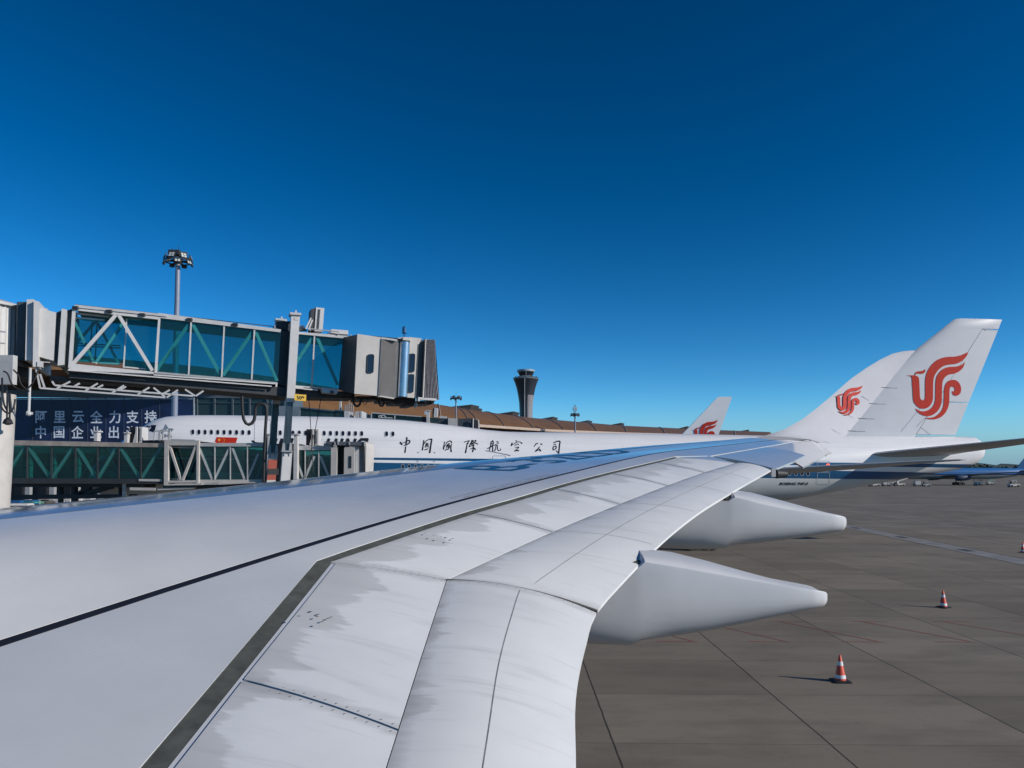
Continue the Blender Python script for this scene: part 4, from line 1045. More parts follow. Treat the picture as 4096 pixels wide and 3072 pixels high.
# middle tunnel: glazed
Bt = [z1(1562,418), z1(1880,455), z1(2205,492), z2(290,408), z2(550,432)]
Bb = [z1(1522,962), z1(1855,985), z1(2180,1005), z2(262,905), z2(518,940)]
for k in range(4):
    for o_ in (.12, 2.72): pane('glass_panel', [Bt[k], Bt[k+1], Bb[k+1], Bb[k]], o_, M['teal'])
    a, b = (Bb[k], Bt[k+1]) if k % 2 == 0 else (Bt[k], Bb[k+1])
    sh = lambda p, q, s: (p[0] + (q[0]-p[0])*s, p[1] + (q[1]-p[1])*s)
    ubeams('diagonal_brace', [(sh(a, b, .04), sh(a, b, .96))], .17, .15, M['brace'], dp=.05)
for k in range(1, 4): ubeams('mullion', [(Bt[k], Bb[k])], .08, .07, M['lgrey'])
uslab('window_frame', [z1(1556,412), z1(1578,416), z1(1545,965), z1(1518,962)], .02, .12, M['white'])
uslab('window_frame', [z1(1545,950), z2(518,932), z2(515,946), z1(1522,968)], .02, .1, M['grey'])
uslab('tunnel_roof', [z1(1555,372), z2(552,412), z2(545,440), z1(1555,420)], .0, 2.9, M['lgrey'])
uslab('roof_edge', [z1(735,286), z2(490,380), z2(490,386), z1(735,292)], .6, .05, M['dark'])
mb = MB()
for p in (z1(742,322), z1(1075,357), z1(1400,391), z1(1865,438), z2(100,365)): mb.box(U(p, -.05), (.22, .14, .12))
obj('roof_lamp', mb, M['dark'], BR)
uslab('tunnel_sill', [z1(1510,968), z2(515,944), z2(512,958), z1(1508,984)], .0, 2.9, M['dark'])
uslab('rail_strip', [z1(668,936), z2(505,980), z2(505,962), z1(668,922)], -.12, .1, M['white']) if False else None
uslab('rail_strip', [z1(1510,975), z2(512,940), z2(512,952), z1(1510,988)], -.08, .08, M['white'])
uslab('rail_strip', [z1(668,928), z2(460,966), z2(460,977), z1(668,940)], -.08, .08, M['white'])
uslab('rail_strip', [z2(498,940), z2(517,942), z2(512,978), z2(496,976)], -.09, .1, M['white'])
uslab('under_girder', [z1(680,945), z2(640,985), z2(640,1075), z1(680,1010)], .25, 2.3, M['dark'])
uslab('under_girder', [z1(490,985), z1(1700,1105), z1(1500,1085), z1(490,1035)], .7, 1.4, M['dark'])
# third tunnel and its end
uslab('tunnel_gap', [z2(545,420), z2(660,432), z2(625,985), z2(515,950)], .4, 2.3, M['dark'])
Ct = [z2(730,452), z2(880,468), z2(1165,495)]; Cb = [z2(690,965), z2(853,975), z2(1122,998)]
for k in range(2):
    for o_ in (.32, 2.5): pane('glass_panel', [Ct[k], Ct[k+1], Cb[k+1], Cb[k]], o_, M['teal'])
ubeams('mullion', [(Ct[1], Cb[1])], .28, .07, M['lgrey'])
ubeams('diagonal_brace', [(z2(862,490), z2(690,755)), (z2(905,490), z2(1108,958))], .37, .15, M['brace'], dp=.05)
uslab('tunnel_roof', [z2(725,436), z2(1240,478), z2(1170,500), z2(725,458)], .2, 2.6, M['lgrey'])
uslab('tunnel_sill', [z2(690,962), z2(1120,1000), z2(1115,1008), z2(688,975)], .2, 2.6, M['white'])
uslab('rail_strip', [z2(690,968), z2(772,978), z2(770,1000), z2(690,992)], .1, .1, M['white']); uslab('rail_strip', [z2(772,990), z2(912,1002), z2(910,1014), z2(770,1002)], .1, .1, M['white'])
uslab('under_girder', [z2(600,985), z2(1280,1035), z2(1270,1090), z2(600,1075)], .6, 1.8, M['dark'])
uslab('drive_box', [z2(950,994), z2(1112,1003), z2(1104,1046), z2(962,1034)], -.05, .5, M['white'])
mb = MB(); mb.box(U(z2(1052,1030), -.1), (.12, .1, .12)); obj('camera', mb, M['dark'], BR)
# lift columns
def column(off, dx, dy, top_y, nm):
    q = lambda x, y: (z2(x, y)[0] + dx, z2(x, y)[1] + dy)
    mb = MB(); mb.slab([U(q(653, top_y), off), U(q(737, top_y + 8), off), U(q(684, 1126), off), U(q(606, 1124), off)], UN*.46)
    c_ = obj('lift_column', mb, M['white'], BR)
    mb = MB(); mb.slab([U(q(640, top_y - 26), off - .1), U(q(750, top_y - 18), off - .1), U(q(750, top_y + 4), off - .1), U(q(640, top_y - 4), off - .1)], UN*.66)
    mb.beam(U(q(697, top_y - 42), off + .2), U(q(697, top_y - 20), off + .2), .08); obj('cap_plate', mb, M['lgrey'], c_)
    mb = MB(); mb.slab([U(q(682, top_y + 22), off - .02), U(q(722, top_y + 26), off - .02), U(q(719, top_y + 54), off - .02), U(q(680, top_y + 50), off - .02)], UN*.03); obj('access_plate', mb, M['cream'], c_)
    r = lambda x, y: (zc(x, y)[0] + dx, zc(x, y)[1] + dy)
    mb = MB(); mb.slab([U(r(345, -470), off + .06), U(r(466, -470), off + .06), U(r(410, 515), off + .06), U(r(262, 515), off + .06)], UN*.34)
    obj('inner_column', mb, M['darksteel'], BR)
    mb = MB(); mb.slab([U(r(238, 512), off - .15), U(r(462, 520), off - .15), U(r(462, 545), off - .15), U(r(238, 538), off - .15)], UN*.75)
    for x in (258, 400): mb.slab([U(r(x, 360), off - .05), U(r(x + 40, 360), off - .05), U(r(x + 46, 515), off - .05), U(r(x - 22, 515), off - .05)], UN*.08)
    for x in (285, 385): mb.slab([U(r(x - 10, 545), off - .05), U(r(x + 22, 545), off - .05), U(r(x + 10, 625), off - .05), U(r(x - 2, 625), off - .05)], UN*.08)
    obj('flange', mb, M['grey'], BR)
    p0, p1 = U(r(345, 545), off + .2), U(r(300, 1115), off + .2); d = (p1 - p0).normalized(); p1 = p0 + d*((p0.z - 1.2)/-d.z)
    return p0, p1
M['darksteel'] = paint('dark_blue_steel', (.05, .065, .075), .3, .35, 2, metal=.4, stretch=(6, 6, .5))
a0, a1 = column(-.15, 0, 0, 268, 'near'); mb = MB(); mb.beam(a0, a1, .42, .42, up=UN); obj('lower_column', mb, M['white'], BR)
b0, b1 = column(2.9, -14.2, 2.0, 310, 'far')
stripe, t, b = nmat('red_white_stripe'); tc = N(t, 'ShaderNodeTexCoord'); sp = N(t, 'ShaderNodeSeparateXYZ'); t.links.new(tc.outputs['Object'], sp.inputs[0])
fr = math_(t, 'FRACT', math_(t, 'DIVIDE', math_(t, 'ADD', sp.outputs[2], .95), 2.05)); f_ = math_(t, 'LESS_THAN', fr, .5)
t.links.new(mixc(t, f_, (.52, .50, .48), (.36, .08, .05)), b.inputs['Base Color']); b.inputs['Roughness'].default_value = .55
mb = MB(); mb.beam(b0, b1, .42, .42, up=UN); obj('lower_column', mb, stripe, BR)
cc = (a1 + b1)/2; mb = MB(); mb.beam(Vector((a1.x, a1.y, 1.1)), Vector((b1.x, b1.y, 1.1)), 1.0, .5); obj('wheel_carriage', mb, M['dark'], BR)
for e in (a1, b1):
    for d in (-.45, .45):
        mb = MB(); q = Vector((e.x, e.y, .55)) + UE*d; mb.tube([q - UE*.17, q + UE*.17], .55, 20); obj('wheel', mb, M['black'], BR)
uslab('column_gusset', [z2(505,335), z2(655,330), z2(655,430), z2(505,400)], .7, 1.8, M['dark'])
uslab('column_stub', [z2(508,318), z2(592,326), z2(590,352), z2(508,378)], 2.6, .4, M['lgrey']); uslab('column_stub', [z2(498,300), z2(600,310), z2(600,328), z2(498,318)], 2.5, .6, M['lgrey'])
uslab('cross_beam', [zc(-40,880), zc(175,880), zc(170,1000), zc(-45,1000)], 1.2, .3, M['dark'])
uslab('guide_post', [zc(-85,240), zc(-50,240), zc(-70,1160), zc(-130,1160)], .6, .25, M['dark'])
# sign
sg = uslab('sign', [z2(686,1048), z2(799,1055), z2(797,1117), z2(684,1110)], -.45, .05, M['yellow'])
t_ = text_mesh('509', 1.0, .02); xs = [v[0] for v in t_.v]; ys = [v[1] for v in t_.v]
obj('lettering', remap(t_, lambda x, y: U(z2(705 + (x-min(xs))/(max(xs)-min(xs))*75 - 4*(y - .3), 1098 - y/max(ys)*34 + (x/max(xs))*5), -.46)), M['ink'], sg, recalc=False)
# air conditioning unit and other roof boxes
ac = uslab('air_conditioner', [z2(896,194), z2(977,203), z2(960,432), z2(880,428)], .3, .8, M['white'])
mb = MB()
for k in range(26):
    f0, f1 = k/26, (k+.55)/26; q = lambda f, x: z2(x - 16*f, 216 + 205*f)
    mb.slab([U(q(f0, 914), .28), U(q(f0, 938), .28), U(q(f1, 938), .28), U(q(f1, 914), .28)], UN*.02)
obj('vent_slots', mb, M['ink'], ac)
uslab('unit_side', [z2(846,212), z2(896,198), z2(880,426), z2(836,420)], .35, .75, M['dark'], ac)
ubeams('unit_strut', [(z2(846,300), z2(796,408)), (z2(860,318), z2(822,415))], .3, .07, M['white'], ac)
uslab('roof_box', [z2(735,372), z2(775,374), z2(792,402), z2(735,402)], .6, .9, M['lgrey']); uslab('roof_box', [z2(1048,409), z2(1212,422), z2(1212,462), z2(1040,450)], .3, 1.4, M['white'])
uslab('roof_grille', [z2(728,404), z2(805,412), z2(805,430), z2(728,422)], .4, .1, M['dark'])
ubeams('roof_rail', [(z2(835,405), z2(1115,435)), (z2(840,405), z2(836,428)), (z2(1115,432), z2(1110,465)), (z2(1240,460), z2(1240,475)), (z2(490,370), z2(490,400))], .15, .05, M['grey'])
# cab
mb = MB(); lo, hi = [], []
for (xt, yt), (xb, yb), off in (((1160,490),(1115,1005),.35), ((1304,462),(1280,1050),-1.35), ((1690,515),(1668,1085),-1.2), ((1965,520),(1935,1085),-.5), ((1965,520),(1935,1085),2.9), ((1160,490),(1115,1005),2.9)):
    hi.append(U(z2(xt, yt), off)); lo.append(U(z2(xb, yb), off))
mb.loft([lo, hi], True, True); cab = obj('cab', mb, M['darkpanel'], BR)  # shading of the left end wall is put into the dark body colour
uslab('cab_panel', [z2(1302,456), z2(1536,490), z2(1506,1066), z2(1272,1044)], -1.5, .12, M['cream'], cab)
def rrect(x0, y0, x1, y1, r, sx=0):
    o = []
    for cx, cy, a0 in ((x1-r, y0+r, -90), (x1-r, y1-r, 0), (x0+r, y1-r, 90), (x0+r, y0+r, 180)):
        for k in range(5): a = R(a0 + 22.5*k); o.append((cx + r*math.cos(a) - sx*(cy + r*math.sin(a) - y0), cy + r*math.sin(a)))
    return o
def uwindow(x0, y0, x1, y1, r, off, sx, parent):
    pts = rrect(x0, y0, x1, y1, r, sx); ou = rrect(x0 - 7, y0 - 7, x1 + 7, y1 + 7, r + 4, sx)
    mb = MB(); A = [U(z2(*p), off) for p in pts]; mb.loft([A, [p + UN*.05 for p in A]], True, True); w_ = obj('window', mb, M['window'], parent)
    mb = MB(); B_o = [U(z2(*p), off - .02) for p in ou]; B_i = [U(z2(*p), off - .02) for p in pts]
    mb.loft([B_o, B_i, [p + UN*.06 for p in B_i], [p + UN*.06 for p in B_o], B_o], True, False); obj('frame', mb, M['black'], w_)
uwindow(1408, 662, 1462, 836, 16, -1.53, .045, BR)
def folds(name, T0, T1, B0, B1, n, off0, off1, amp, m, parent, flare=None):
    mb = MB(); rows = []
    for r_ in range(7):
        f = r_/6; row = []
        for k in range(2*n + 1):
            s = k/(2*n); off = off0 + (off1-off0)*s - (amp if k % 2 else 0)
            fb = f if flare is None else f
            x = (T0[0] + (T1[0]-T0[0])*s)*(1-f) + (B0[0] + (B1[0]-B0[0])*s)*f; y = (T0[1] + (T1[1]-T0[1])*s)*(1-f) + (B0[1] + (B1[1]-B0[1])*s)*f
            if flare: x += flare*s*(f*f*f - f)
            row.append(U(z2(x, y), off))
        rows.append(row)
    mb.loft(rows, False, False); return obj(name, mb, m, parent)
M['curtain'] = paint('ribbed_curtain', (.50, .48, .47), .45, .08, 3)
folds('ribbed_curtain', (1536,503), (1690,528), (1506,1060), (1668,1080), 24, -1.5, -1.15, .07, M['curtain'], BR)
uslab('curtain_rail', [z2(1536,488), z2(1692,510), z2(1692,526), z2(1536,504)], -1.52, .2, M['lgrey'], cab); uslab('curtain_sill', [z2(1503,1058), z2(1665,1082), z2(1663,1096), z2(1503,1070)], -1.5, .3, M['cream'], cab)
mb = MB(); mb.tube([U(z2(1764, 540), -1.05), U(z2(1738, 1076), -1.05)], .28, 20); obj('curtain_drum', mb, M['chrome'], BR, smooth=40)
uslab('cab_roof', [z2(1690,498), z2(1752,486), z2(1822,490), z2(1822,522), z2(1752,518)][:4], -1.25, 3.5, M['cream']) 
uslab('roof_lip', [z2(1752,486), z2(1822,490), z2(1820,522), z2(1750,516)], -1.35, .5, M['cream'], cab)
uslab('roof_lip', [z2(1822,488), z2(1935,500), z2(1905,560), z2(1818,545)], -1.0, .7, M['cream'], cab)
dr = uslab('cab_door', [z2(1814,545), z2(1893,552), z2(1862,1086), z2(1782,1080)], -1.15, .1, M['cream'])
uwindow(1818, 656, 1866, 826, 14, -1.18, .05, dr); uwindow(1806, 858, 1856, 1028, 14, -1.18, .05, dr)
uslab('side_post', [z2(1972,512), z2(1986,504), z2(1958,1090), z2(1944,1086)], -1.0, .2, M['cream'], cab)
uslab('side_panel', [z2(1897,545), z2(1976,500), z2(1944,1090), z2(1866,1080)], -.75, .2, M['darkpanel'], cab)
M['bellows'] = paint('bellows_fabric', (.20, .20, .22), .6, .2, 5)
folds('bellows', (1984,512), (2066,512), (1958,1082), (2108,1105), 9, -.95, -.3, .12, M['bellows'], BR, 26)
folds('bellows', (2066,512), (2030,520), (2108,1105), (2070,1100), 4, -.3, 2.6, .1, M['bellows'], BR)
uslab('bumper', [z2(1900,1078), z2(2080,1092), z2(2080,1112), z2(1898,1100)], -1.0, .35, M['white'], cab); uslab('bumper', [z2(1900,1092), z2(1918,1092), z2(1916,1118), z2(1898,1116)], -1.02, .3, M['white'], cab)
mb = MB()
for (x, y, w_, h_) in ((1180,1040,150,40), (1400,1085,220,34), (1600,1100,150,40), (1720,1110,140,70), (1830,1120,90,90), (1960,1130,110,34), (2040,1128,40,30)): mb.slab([U(z2(x - w_/2, y - h_/2), .2), U(z2(x + w_/2, y - h_/2), .2), U(z2(x + w_/2 - 6, y + h_/2), .2), U(z2(x - w_/2 + 10, y + h_/2), .2)], UN*1.6)
obj('cab_underframe', mb, M['dark'], cab)
mb = MB()
for x, y, r_ in ((1880,1150,24), (1868,1162,14)): mb.lathe(U(z2(x, y), -.2), [(.05, -.1), (r_*.0045, 0), (.04, .12)], 10)
obj('drive_motor', mb, M['lgrey'], cab)
mb = MB()
for x, y, rx, ry in ((1298,1090,40,78), (1540,1095,30,70)):
    mb.tube([U(z2(x - rx*math.cos(a), y + ry*math.sin(a)), -.3) for a in np.linspace(0, math.pi, 12)], .055, 8)
for x, y, rx, ry in ((1375,1090,26,60), (1590,1100,22,50), (1700,1110,18,50)):
    mb.tube([U(z2(x - rx*math.cos(a), y + ry*math.sin(a)), -.1) for a in np.linspace(0, math.pi, 12)], .015, 6)
obj('hanging_cable', mb, M['black'], BR, smooth=60)
mb = MB(); q = U(z2(1762, 490), -.9); mb.tube([q, q + Vector((0, 0, .22))], .035, 8); mb.lathe(q + Vector((0, 0, .2)), [(.13, 0), (.10, .03), (.10, .26), (.05, .34)], 12); obj('beacon_lamp', mb, M['blue'], cab)
# power cable loop, hung wires, walkway truss and hanging camera
mb = MB(); pts = [z4(742,225), z4(742,330), z4(748,420), z4(760,490), z4(785,535), z4(815,548), z4(850,535), z4(875,500), z4(888,430), z4(888,370), z4(900,345), z4(925,322), z4(960,316), z4(995,330), z4(1012,365), z4(1012,430), z4(1000,600), z4(985,900), z4(980,1180)]
mb.tube([U(p, .5) for p in pts], .075, 8); obj('power_cable', mb, M['black'], BR, smooth=60)
mb = MB()
for a, b in ((z2(822,1068), z2(845,1395)), (z2(952,1045), z2(888,1400)), (z2(845,1395), z4(1530,1080)), (z2(888,1400), z4(1440,1140))): mb.tube([U(a, .4), U(b, .4)], .018, 5)
obj('hoist_wire', mb, M['black'], BR)
W1 = [(z1(355,915), z1(395,1112)), (z1(395,975), z1(440,1112)), (z1(392,1112), z1(1625,1205)), (z1(512,1045), z1(540,1085)), (z1(540,1085), z1(1900,1190)), (z1(560,1115), z1(692,1048)), (z1(735,1092), z1(785,1065)), (z1(840,1138), z1(962,1066)), (z1(960,1110), z1(1015,1082)), (z1(1100,1160), z1(1220,1086)), (z1(1180,1128), z1(1240,1098)), (z1(1355,1175), z1(1470,1105)), (z1(1510,1108), z1(1625,1200)), (z1(1640,1205), z1(1750,1130)), (z1(1610,1165), z1(1670,1130)), (z1(1820,1125), z1(1920,1190)), (z1(1925,1190), z1(2000,1140))]
ubeams('walkway_truss', W1, -.1, .07, M['lgrey'])
mb = MB(); mb.tube([U(z1(298,915), -.3), U(z1(283,1350), -.3)], .055, 8); mb.beam(U(z1(262,1350), -.3), U(z1(322,1362), -.3), .12, .1); mb.lathe(U(z1(283,1385), -.3), [(.05, 0), (.11, .05), (.11, .12), (.05, .16)], 10); obj('hanging_camera', mb, M['white'], BR)
mb = MB()
for pts in ([z1(30,945), z1(75,970), z1(110,1060), z1(160,1115), z1(230,1130), z1(300,1090), z1(350,1000), z1(380,920)], [z1(130,930), z1(180,985), z1(200,1060), z1(250,1120), z1(290,1145)], [z1(0,1200), z1(10,1290), z1(50,1345), z1(95,1355), z1(130,1310), z1(150,1220)], [z1(20,1010), z1(25,1150), z1(40,1270), z1(70,1330)], [z1(72,1160), z1(68,1440)], [z1(98,1160), z1(95,1420)]):
    pp = smooth_poly(pts, 4, False); mb.tube([U(p, -1.6 + .004*k) for k, p in enumerate(pp)], .035, 6)
obj('loose_cable', mb, M['black'], BR, smooth=60)
mb = MB(); mb.lathe(U(z1(76,1475), -1.6), [(.06, 0), (.19, .06), (.14, .2), (.04, .3)], 10); obj('cable_plug', mb, M['black'], BR)
uslab('hinge_bracket', [z1(365,848), z1(415,848), z1(415,906), z1(365,900)], -.3, .3, M['white']); uslab('tie_rod', [z1(410,850), z1(490,856), z1(490,862), z1(410,858)], .1, .1, M['white'])

# ------------------------------------------------------------------ lower jet bridge docked at the double-decker
YL = 57.5
LB = empty('jet_bridge', (at(360, 470, YL).x, YL + 1.4, 0), 'lower jet bridge with dark green glass walls, docked at the nose of the double-decker', 'jet bridge', 'jet bridges')
V_ = lambda p, off=0.0: at(p[0], p[1], YL + off)
Y3 = Vector((0, 1, 0))
def lslab(name, quad, off, depth, m, parent=LB): mb = MB(); mb.slab([V_(p, off) for p in quad], Y3*depth); return obj(name, mb, m, parent)
def lbeams(name, segs, off, wd, m, parent=LB):
    mb = MB()
    for a, b in segs: mb.beam(V_(a, off), V_(b, off), wd, wd, up=Y3)
    return obj(name, mb, m, parent)
M['rust'] = paint('weathered_roof_edge', (.36, .31, .27), .6, .25, 1.5)
lslab('tunnel_roof', [z3(-400,572), z3(1812,618), z3(1806,662), z3(-400,632)], 0, 3.0, M['rust'])
edges = [-260, 35, 300, 570, 835, 1080, 1315, 1560, 1806]
for a, b in zip(edges, edges[1:]):
    for o_ in (.1, 2.85): lslab('glass_panel', [z3(a, 634 + a*.015), z3(b, 634 + b*.015), z3(b, 1004 + b*.004), z3(a, 1004 + a*.004)], o_, .03, M['green'])
for x in edges[1:-1]: lbeams('mullion', [(z3(x, 640), z3(x, 1010))], .05, .09, M['dark'])
for k, (a, b) in enumerate(zip(edges, edges[1:])):
    p, q = ((a, 1000), (b, 650)) if k % 2 else ((a, 650), (b, 1000))
    lbeams('diagonal_brace', [(z3(p[0] + 12, p[1]), z3(q[0] - 12, q[1]))], .22, .2, M['brace'])
    if k > 3: lbeams('diagonal_brace', [(z3(a + 60, q[1]), z3(b + 40, p[1]))], 2.6, .15, M['white'])
lbeams('hand_rail', [(z3(100, 862), z3(1800, 868))], 2.4, .06, M['lgrey'])
lslab('tunnel_floor', [z3(-400,1000), z3(1806,1012), z3(1806,1066), z3(-400,1062)], 0, 3.0, M['dark'])
lslab('under_girder', [z3(-400,1062), z3(1600,1066), z3(1600,1105), z3(-400,1100)], .6, 1.8, M['dark'])
lslab('light_strip', [z3(1535,1012), z3(1792,1014), z3(1790,1040), z3(1532,1036)], -.06, .06, M['cream'])
lslab('rail_strip', [z3(1435,1106), z3(1720,1112), z3(1720,1140), z3(1435,1136)], -.1, .3, M['cream']); lslab('rail_strip', [z3(1740,1112), z3(2145,1106), z3(2145,1120), z3(1740,1136)], -.1, .3, M['cream'])
lslab('support_post', [z3(1352,1052), z3(1392,1052), z3(1388,1400), z3(1350,1400)], .5, .5, M['cream'])
for q in ([z3(785,1060), z3(825,1060), z3(825,1400), z3(785,1400)], [z3(640,1060), z3(662,1060), z3(662,1400), z3(640,1400)], [z3(1310,1060), z3(1330,1060), z3(1330,1400), z3(1310,1400)]): lslab('support_post', q, 1.2, .5, M['dark'])
lslab('cross_girder', [z3(110,1188), z3(1480,1182), z3(1480,1222), z3(110,1240)], 1.0, .6, M['dark'])
lbeams('stay_brace', [(z3(870, 1200), z3(1250, 1090)), (z3(1000,1090), z3(850,1200))], 1.4, .35, M['dark'])
# open-truss section
for o_ in (-.2, 2.95):
    lslab('truss_post', [z3(1818,590), z3(1862,590), z3(1858,1082), z3(1812,1082)], o_, .25, M['cream'])
    lslab('truss_post', [z3(2176,600), z3(2200,600), z3(2196,1075), z3(2172,1075)], o_, .25, M['cream'])
    lslab('top_chord', [z3(1862,588), z3(2200,592), z3(2200,640), z3(1862,640)], o_ + .01, .22, M['cream'])
    lslab('bottom_chord', [z3(1858,1030), z3(2196,1026), z3(2196,1050), z3(1858,1054)], o_ + .01, .22, M['cream'])
    lbeams('diagonal_brace', [(z3(1878, 646), z3(2002, 1024)), (z3(2168, 652), z3(2022, 1024))], o_ + .12, .16, M['cream'])
lslab('roof_plate', [z3(1818,584), z3(2200,588), z3(2200,594), z3(1818,590)], -.2, 3.4, M['lgrey'])
lslab('lamp_rail', [z3(1890,652), z3(2145,656), z3(2145,672), z3(1890,668)], .3, .1, M['cream']); lslab('lamp_rail', [z3(1860,1005), z3(1965,1008), z3(1965,1020), z3(1860,1018)], .3, .1, M['cream'])
for o_ in (.5, 2.5): lslab('glass_panel', [z3(1862,672), z3(2176,676), z3(2174,1006), z3(1860,1006)], o_, .03, M['green'])
lslab('rail_strip', [z3(1812,1066), z3(2240,1058), z3(2240,1078), z3(1812,1084)], -.3, .1, M['cream'])
lslab('tunnel_floor', [z3(1806,1050), z3(2212,1046), z3(2212,1100), z3(1806,1110)], .0, 3.0, M['dark'])
# glazed outer sections
def glazed(x0, x1, xs, yt, yb, m):
    e = [x0] + xs + [x1]
    for k, (a, b) in enumerate(zip(e, e[1:])):
        for o_ in (.05, 2.8): lslab('glass_panel', [z4(a, yt), z4(b, yt), z4(b, yb), z4(a, yb)], o_, .03, m)
M['greenlight'] = glass('pale_green_bridge_glass', (.40, .70, .70), .03, .06)
glazed(262, 968, [440, 612, 802], 788, 1160, M['greenlight']); glazed(1352, 1726, [1440, 1535], 790, 1150, M['greenlight'])
for x in (440, 612, 802, 1440, 1590): lbeams('mullion', [(z4(x, 790), z4(x, 1160))], .02, .07, M['lgrey'])
lbeams('diagonal_brace', [(z4(270,800), z4(415,1155)), (z4(606,805), z4(442,1152)), (z4(640,810), z4(772,1152)), (z4(925,870), z4(806,1150))], .12, .16, M['lgrey'])
lbeams('diagonal_brace', [(z4(1352,960), z4(1420,1135)), (z4(1545,900), z4(1440,1140)), (z4(1610,900), z4(1700,1115))], .12, .16, M['lgrey'])
lbeams('diagonal_brace', [(z4(740,830), z4(860,1140)), (z4(1000,880), z4(900,1140)), (z4(1395,950), z4(1420,1030))], 2.6, .14, M['white'])
lslab('tunnel_roof', [z4(235,752), z4(1000,752), z4(1000,790), z4(235,790)], -.05, 3.0, M['lgrey']); lslab('tunnel_roof', [z4(1352,782), z4(1730,782), z4(1730,830), z4(1352,830)], -.05, 3.0, M['lgrey'])
lslab('window_frame', [z4(235,770), z4(264,770), z4(258,1180), z4(232,1180)], -.1, .3, M['cream'])
lslab('tunnel_floor', [z4(235,1158), z4(968,1156), z4(968,1190), z4(235,1196)], 0, 3.0, M['cream']); lslab('under_girder', [z4(235,1196), z4(1700,1186), z4(1700,1260), z4(235,1260)], .3, 2.4, M['dark'])
lslab('rail_strip', [z4(0,1198), z4(462,1198), z4(462,1212), z4(0,1216)], -.2, .2, M['cream']); lslab('rail_strip', [z4(472,1196), z4(965,1180), z4(965,1192), z4(472,1214)], -.2, .2, M['cream'])
lslab('tunnel_gap', [z4(968,760), z4(1352,760), z4(1352,1200), z4(968,1200)], .5, 2.2, M['dark'])
for x in (1018, 1330): lslab('lift_column', [z4(x - 16, 655), z4(x + 24, 655), z4(x + 16, 1600), z4(x - 24, 1600)], -.5, .5, M['white'])
for x in (1018, 1330): lslab('cap_plate', [z4(x - 30, 648), z4(x + 34, 648), z4(x + 34, 662), z4(x - 30, 662)], -.6, .7, M['lgrey'])
lslab('end_post', [z4(1726,796), z4(1792,796), z4(1786,1200), z4(1722,1200)], -.3, .4, M['cream']); lslab('cab_recess', [z4(1790,785), z4(1872,785), z4(1872,1200), z4(1790,1200)], .8, 2.0, M['darkgreen'] if 'darkgreen' in M else M['dark'])
cab2 = lslab('cab', [z4(1872,796), z4(1985,796), z4(1980,1200), z4(1866,1200)], -.3, 3.2, M['cream'])
mb = MB(); A = [V_(z4(*p), -.33) for p in rrect(1922, 896, 1952, 1030, 9, .01)]; mb.loft([A, [p + Y3*.05 for p in A]], True, True); obj('window', mb, M['window'], cab2)
for k in range(4): lslab('bellows', [z4(1985 + 28*k, 790), z4(2008 + 28*k, 790), z4(2006 + 28*k, 1200), z4(1981 + 28*k, 1200)], -.2 - .12*(k % 2) + .25*k, 2.8, M['lgrey'], cab2)
lslab('bellows_edge', [z4(2096,735), z4(2112,748), z4(2116,800), z4(2106,1200), z4(2092,1200)][:4], -.2, 3.2, M['cream'], cab2)
M['canopy'] = paint('canopy_grey', (.12, .13, .15), .35, .2, 3)
lslab('canopy', [z4(1640,736), z4(2100,738), z4(2100,782), z4(1730,775)], -.4, 3.4, M['canopy'], cab2)
lbeams('canopy_rib', [(z4(1765,738), z4(1772,775)), (z4(1925,738), z4(1930,775)), (z4(1800,712), z4(1805,770)), (z4(2095,732), z4(2098,790))], -.45, .06, M['lgrey'], cab2)
lslab('roof_box', [z4(1645,755), z4(1725,755), z4(1725,795), z4(1645,795)], .2, .8, M['cream'])
zz0 = lambda x, y: (120 + x*.0339, 420 + y*.0339)
def acunit(P, x0, parent):
    a_ = lslab('air_conditioner', [P(x0, 0), P(x0 + 2.9, .1), P(x0 + 2.5, 16), P(x0 - .4, 16)], .4, 1.0, M['white'], parent)
    lslab('unit_back', [P(x0 - 9.3, 0), P(x0 - .1, 0), P(x0 - .5, 16), P(x0 - 9.6, 16)], .6, .9, M['black'], a_)
    lbeams('unit_strut', [(P(x0 - 2.4, 0), P(x0 - 2.8, 16)), (P(x0 - 2.6, 5.5), P(x0 - 5.2, 16))], .35, .12, M['white'], a_)
    mb = MB()
    for k in range(22): mb.slab([V_(P(x0 + .5, 1.5 + k*.6), .37), V_(P(x0 + 1.2, 1.5 + k*.6), .37), V_(P(x0 + 1.1, 1.85 + k*.6), .37), V_(P(x0 + .4, 1.85 + k*.6), .37)], Y3*.02)
    obj('vent_slots', mb, M['ink'], a_)
acunit(lambda x, y: (139.2 + x, 426.8 + y), 0, LB); acunit(lambda x, y: (315.6 + x, 429.2 + y), 0, LB)
for x0, y0 in ((124.2, 432.5), (94, 431)):
    lslab('column_head', [(x0, y0), (x0 + 3.4, y0), (x0 + 3.0, y0 + 10), (x0, y0 + 10)], .1, .5, M['white']); lslab('cap_plate', [(x0 - .6, y0 - .3), (x0 + 4, y0 - .3), (x0 + 4, y0 + .9), (x0 - .6, y0 + .9)], 0, .7, M['white'])
lslab('roof_duct', [zz0(650,600), zz0(1290,585), zz0(1330,680), zz0(640,690)], .5, 2, M['dark'])
lslab('roof_duct', [zz0(1480,560), zz0(2212,580), zz0(2212,640), zz0(1480,625)], .5, 1.5, M['grey'])
lbeams('guard_rail', [(zz0(1015,325), zz0(1490,322)), (zz0(1022,315), zz0(1005,600)), (zz0(1150,330), zz0(1145,600)), (zz0(1185,335), zz0(1172,600)), (zz0(1280,335), zz0(1270,600)), (zz0(1438,330), zz0(1430,600)), (zz0(1470,335), zz0(1455,600))], .1, .09, M['lgrey'])

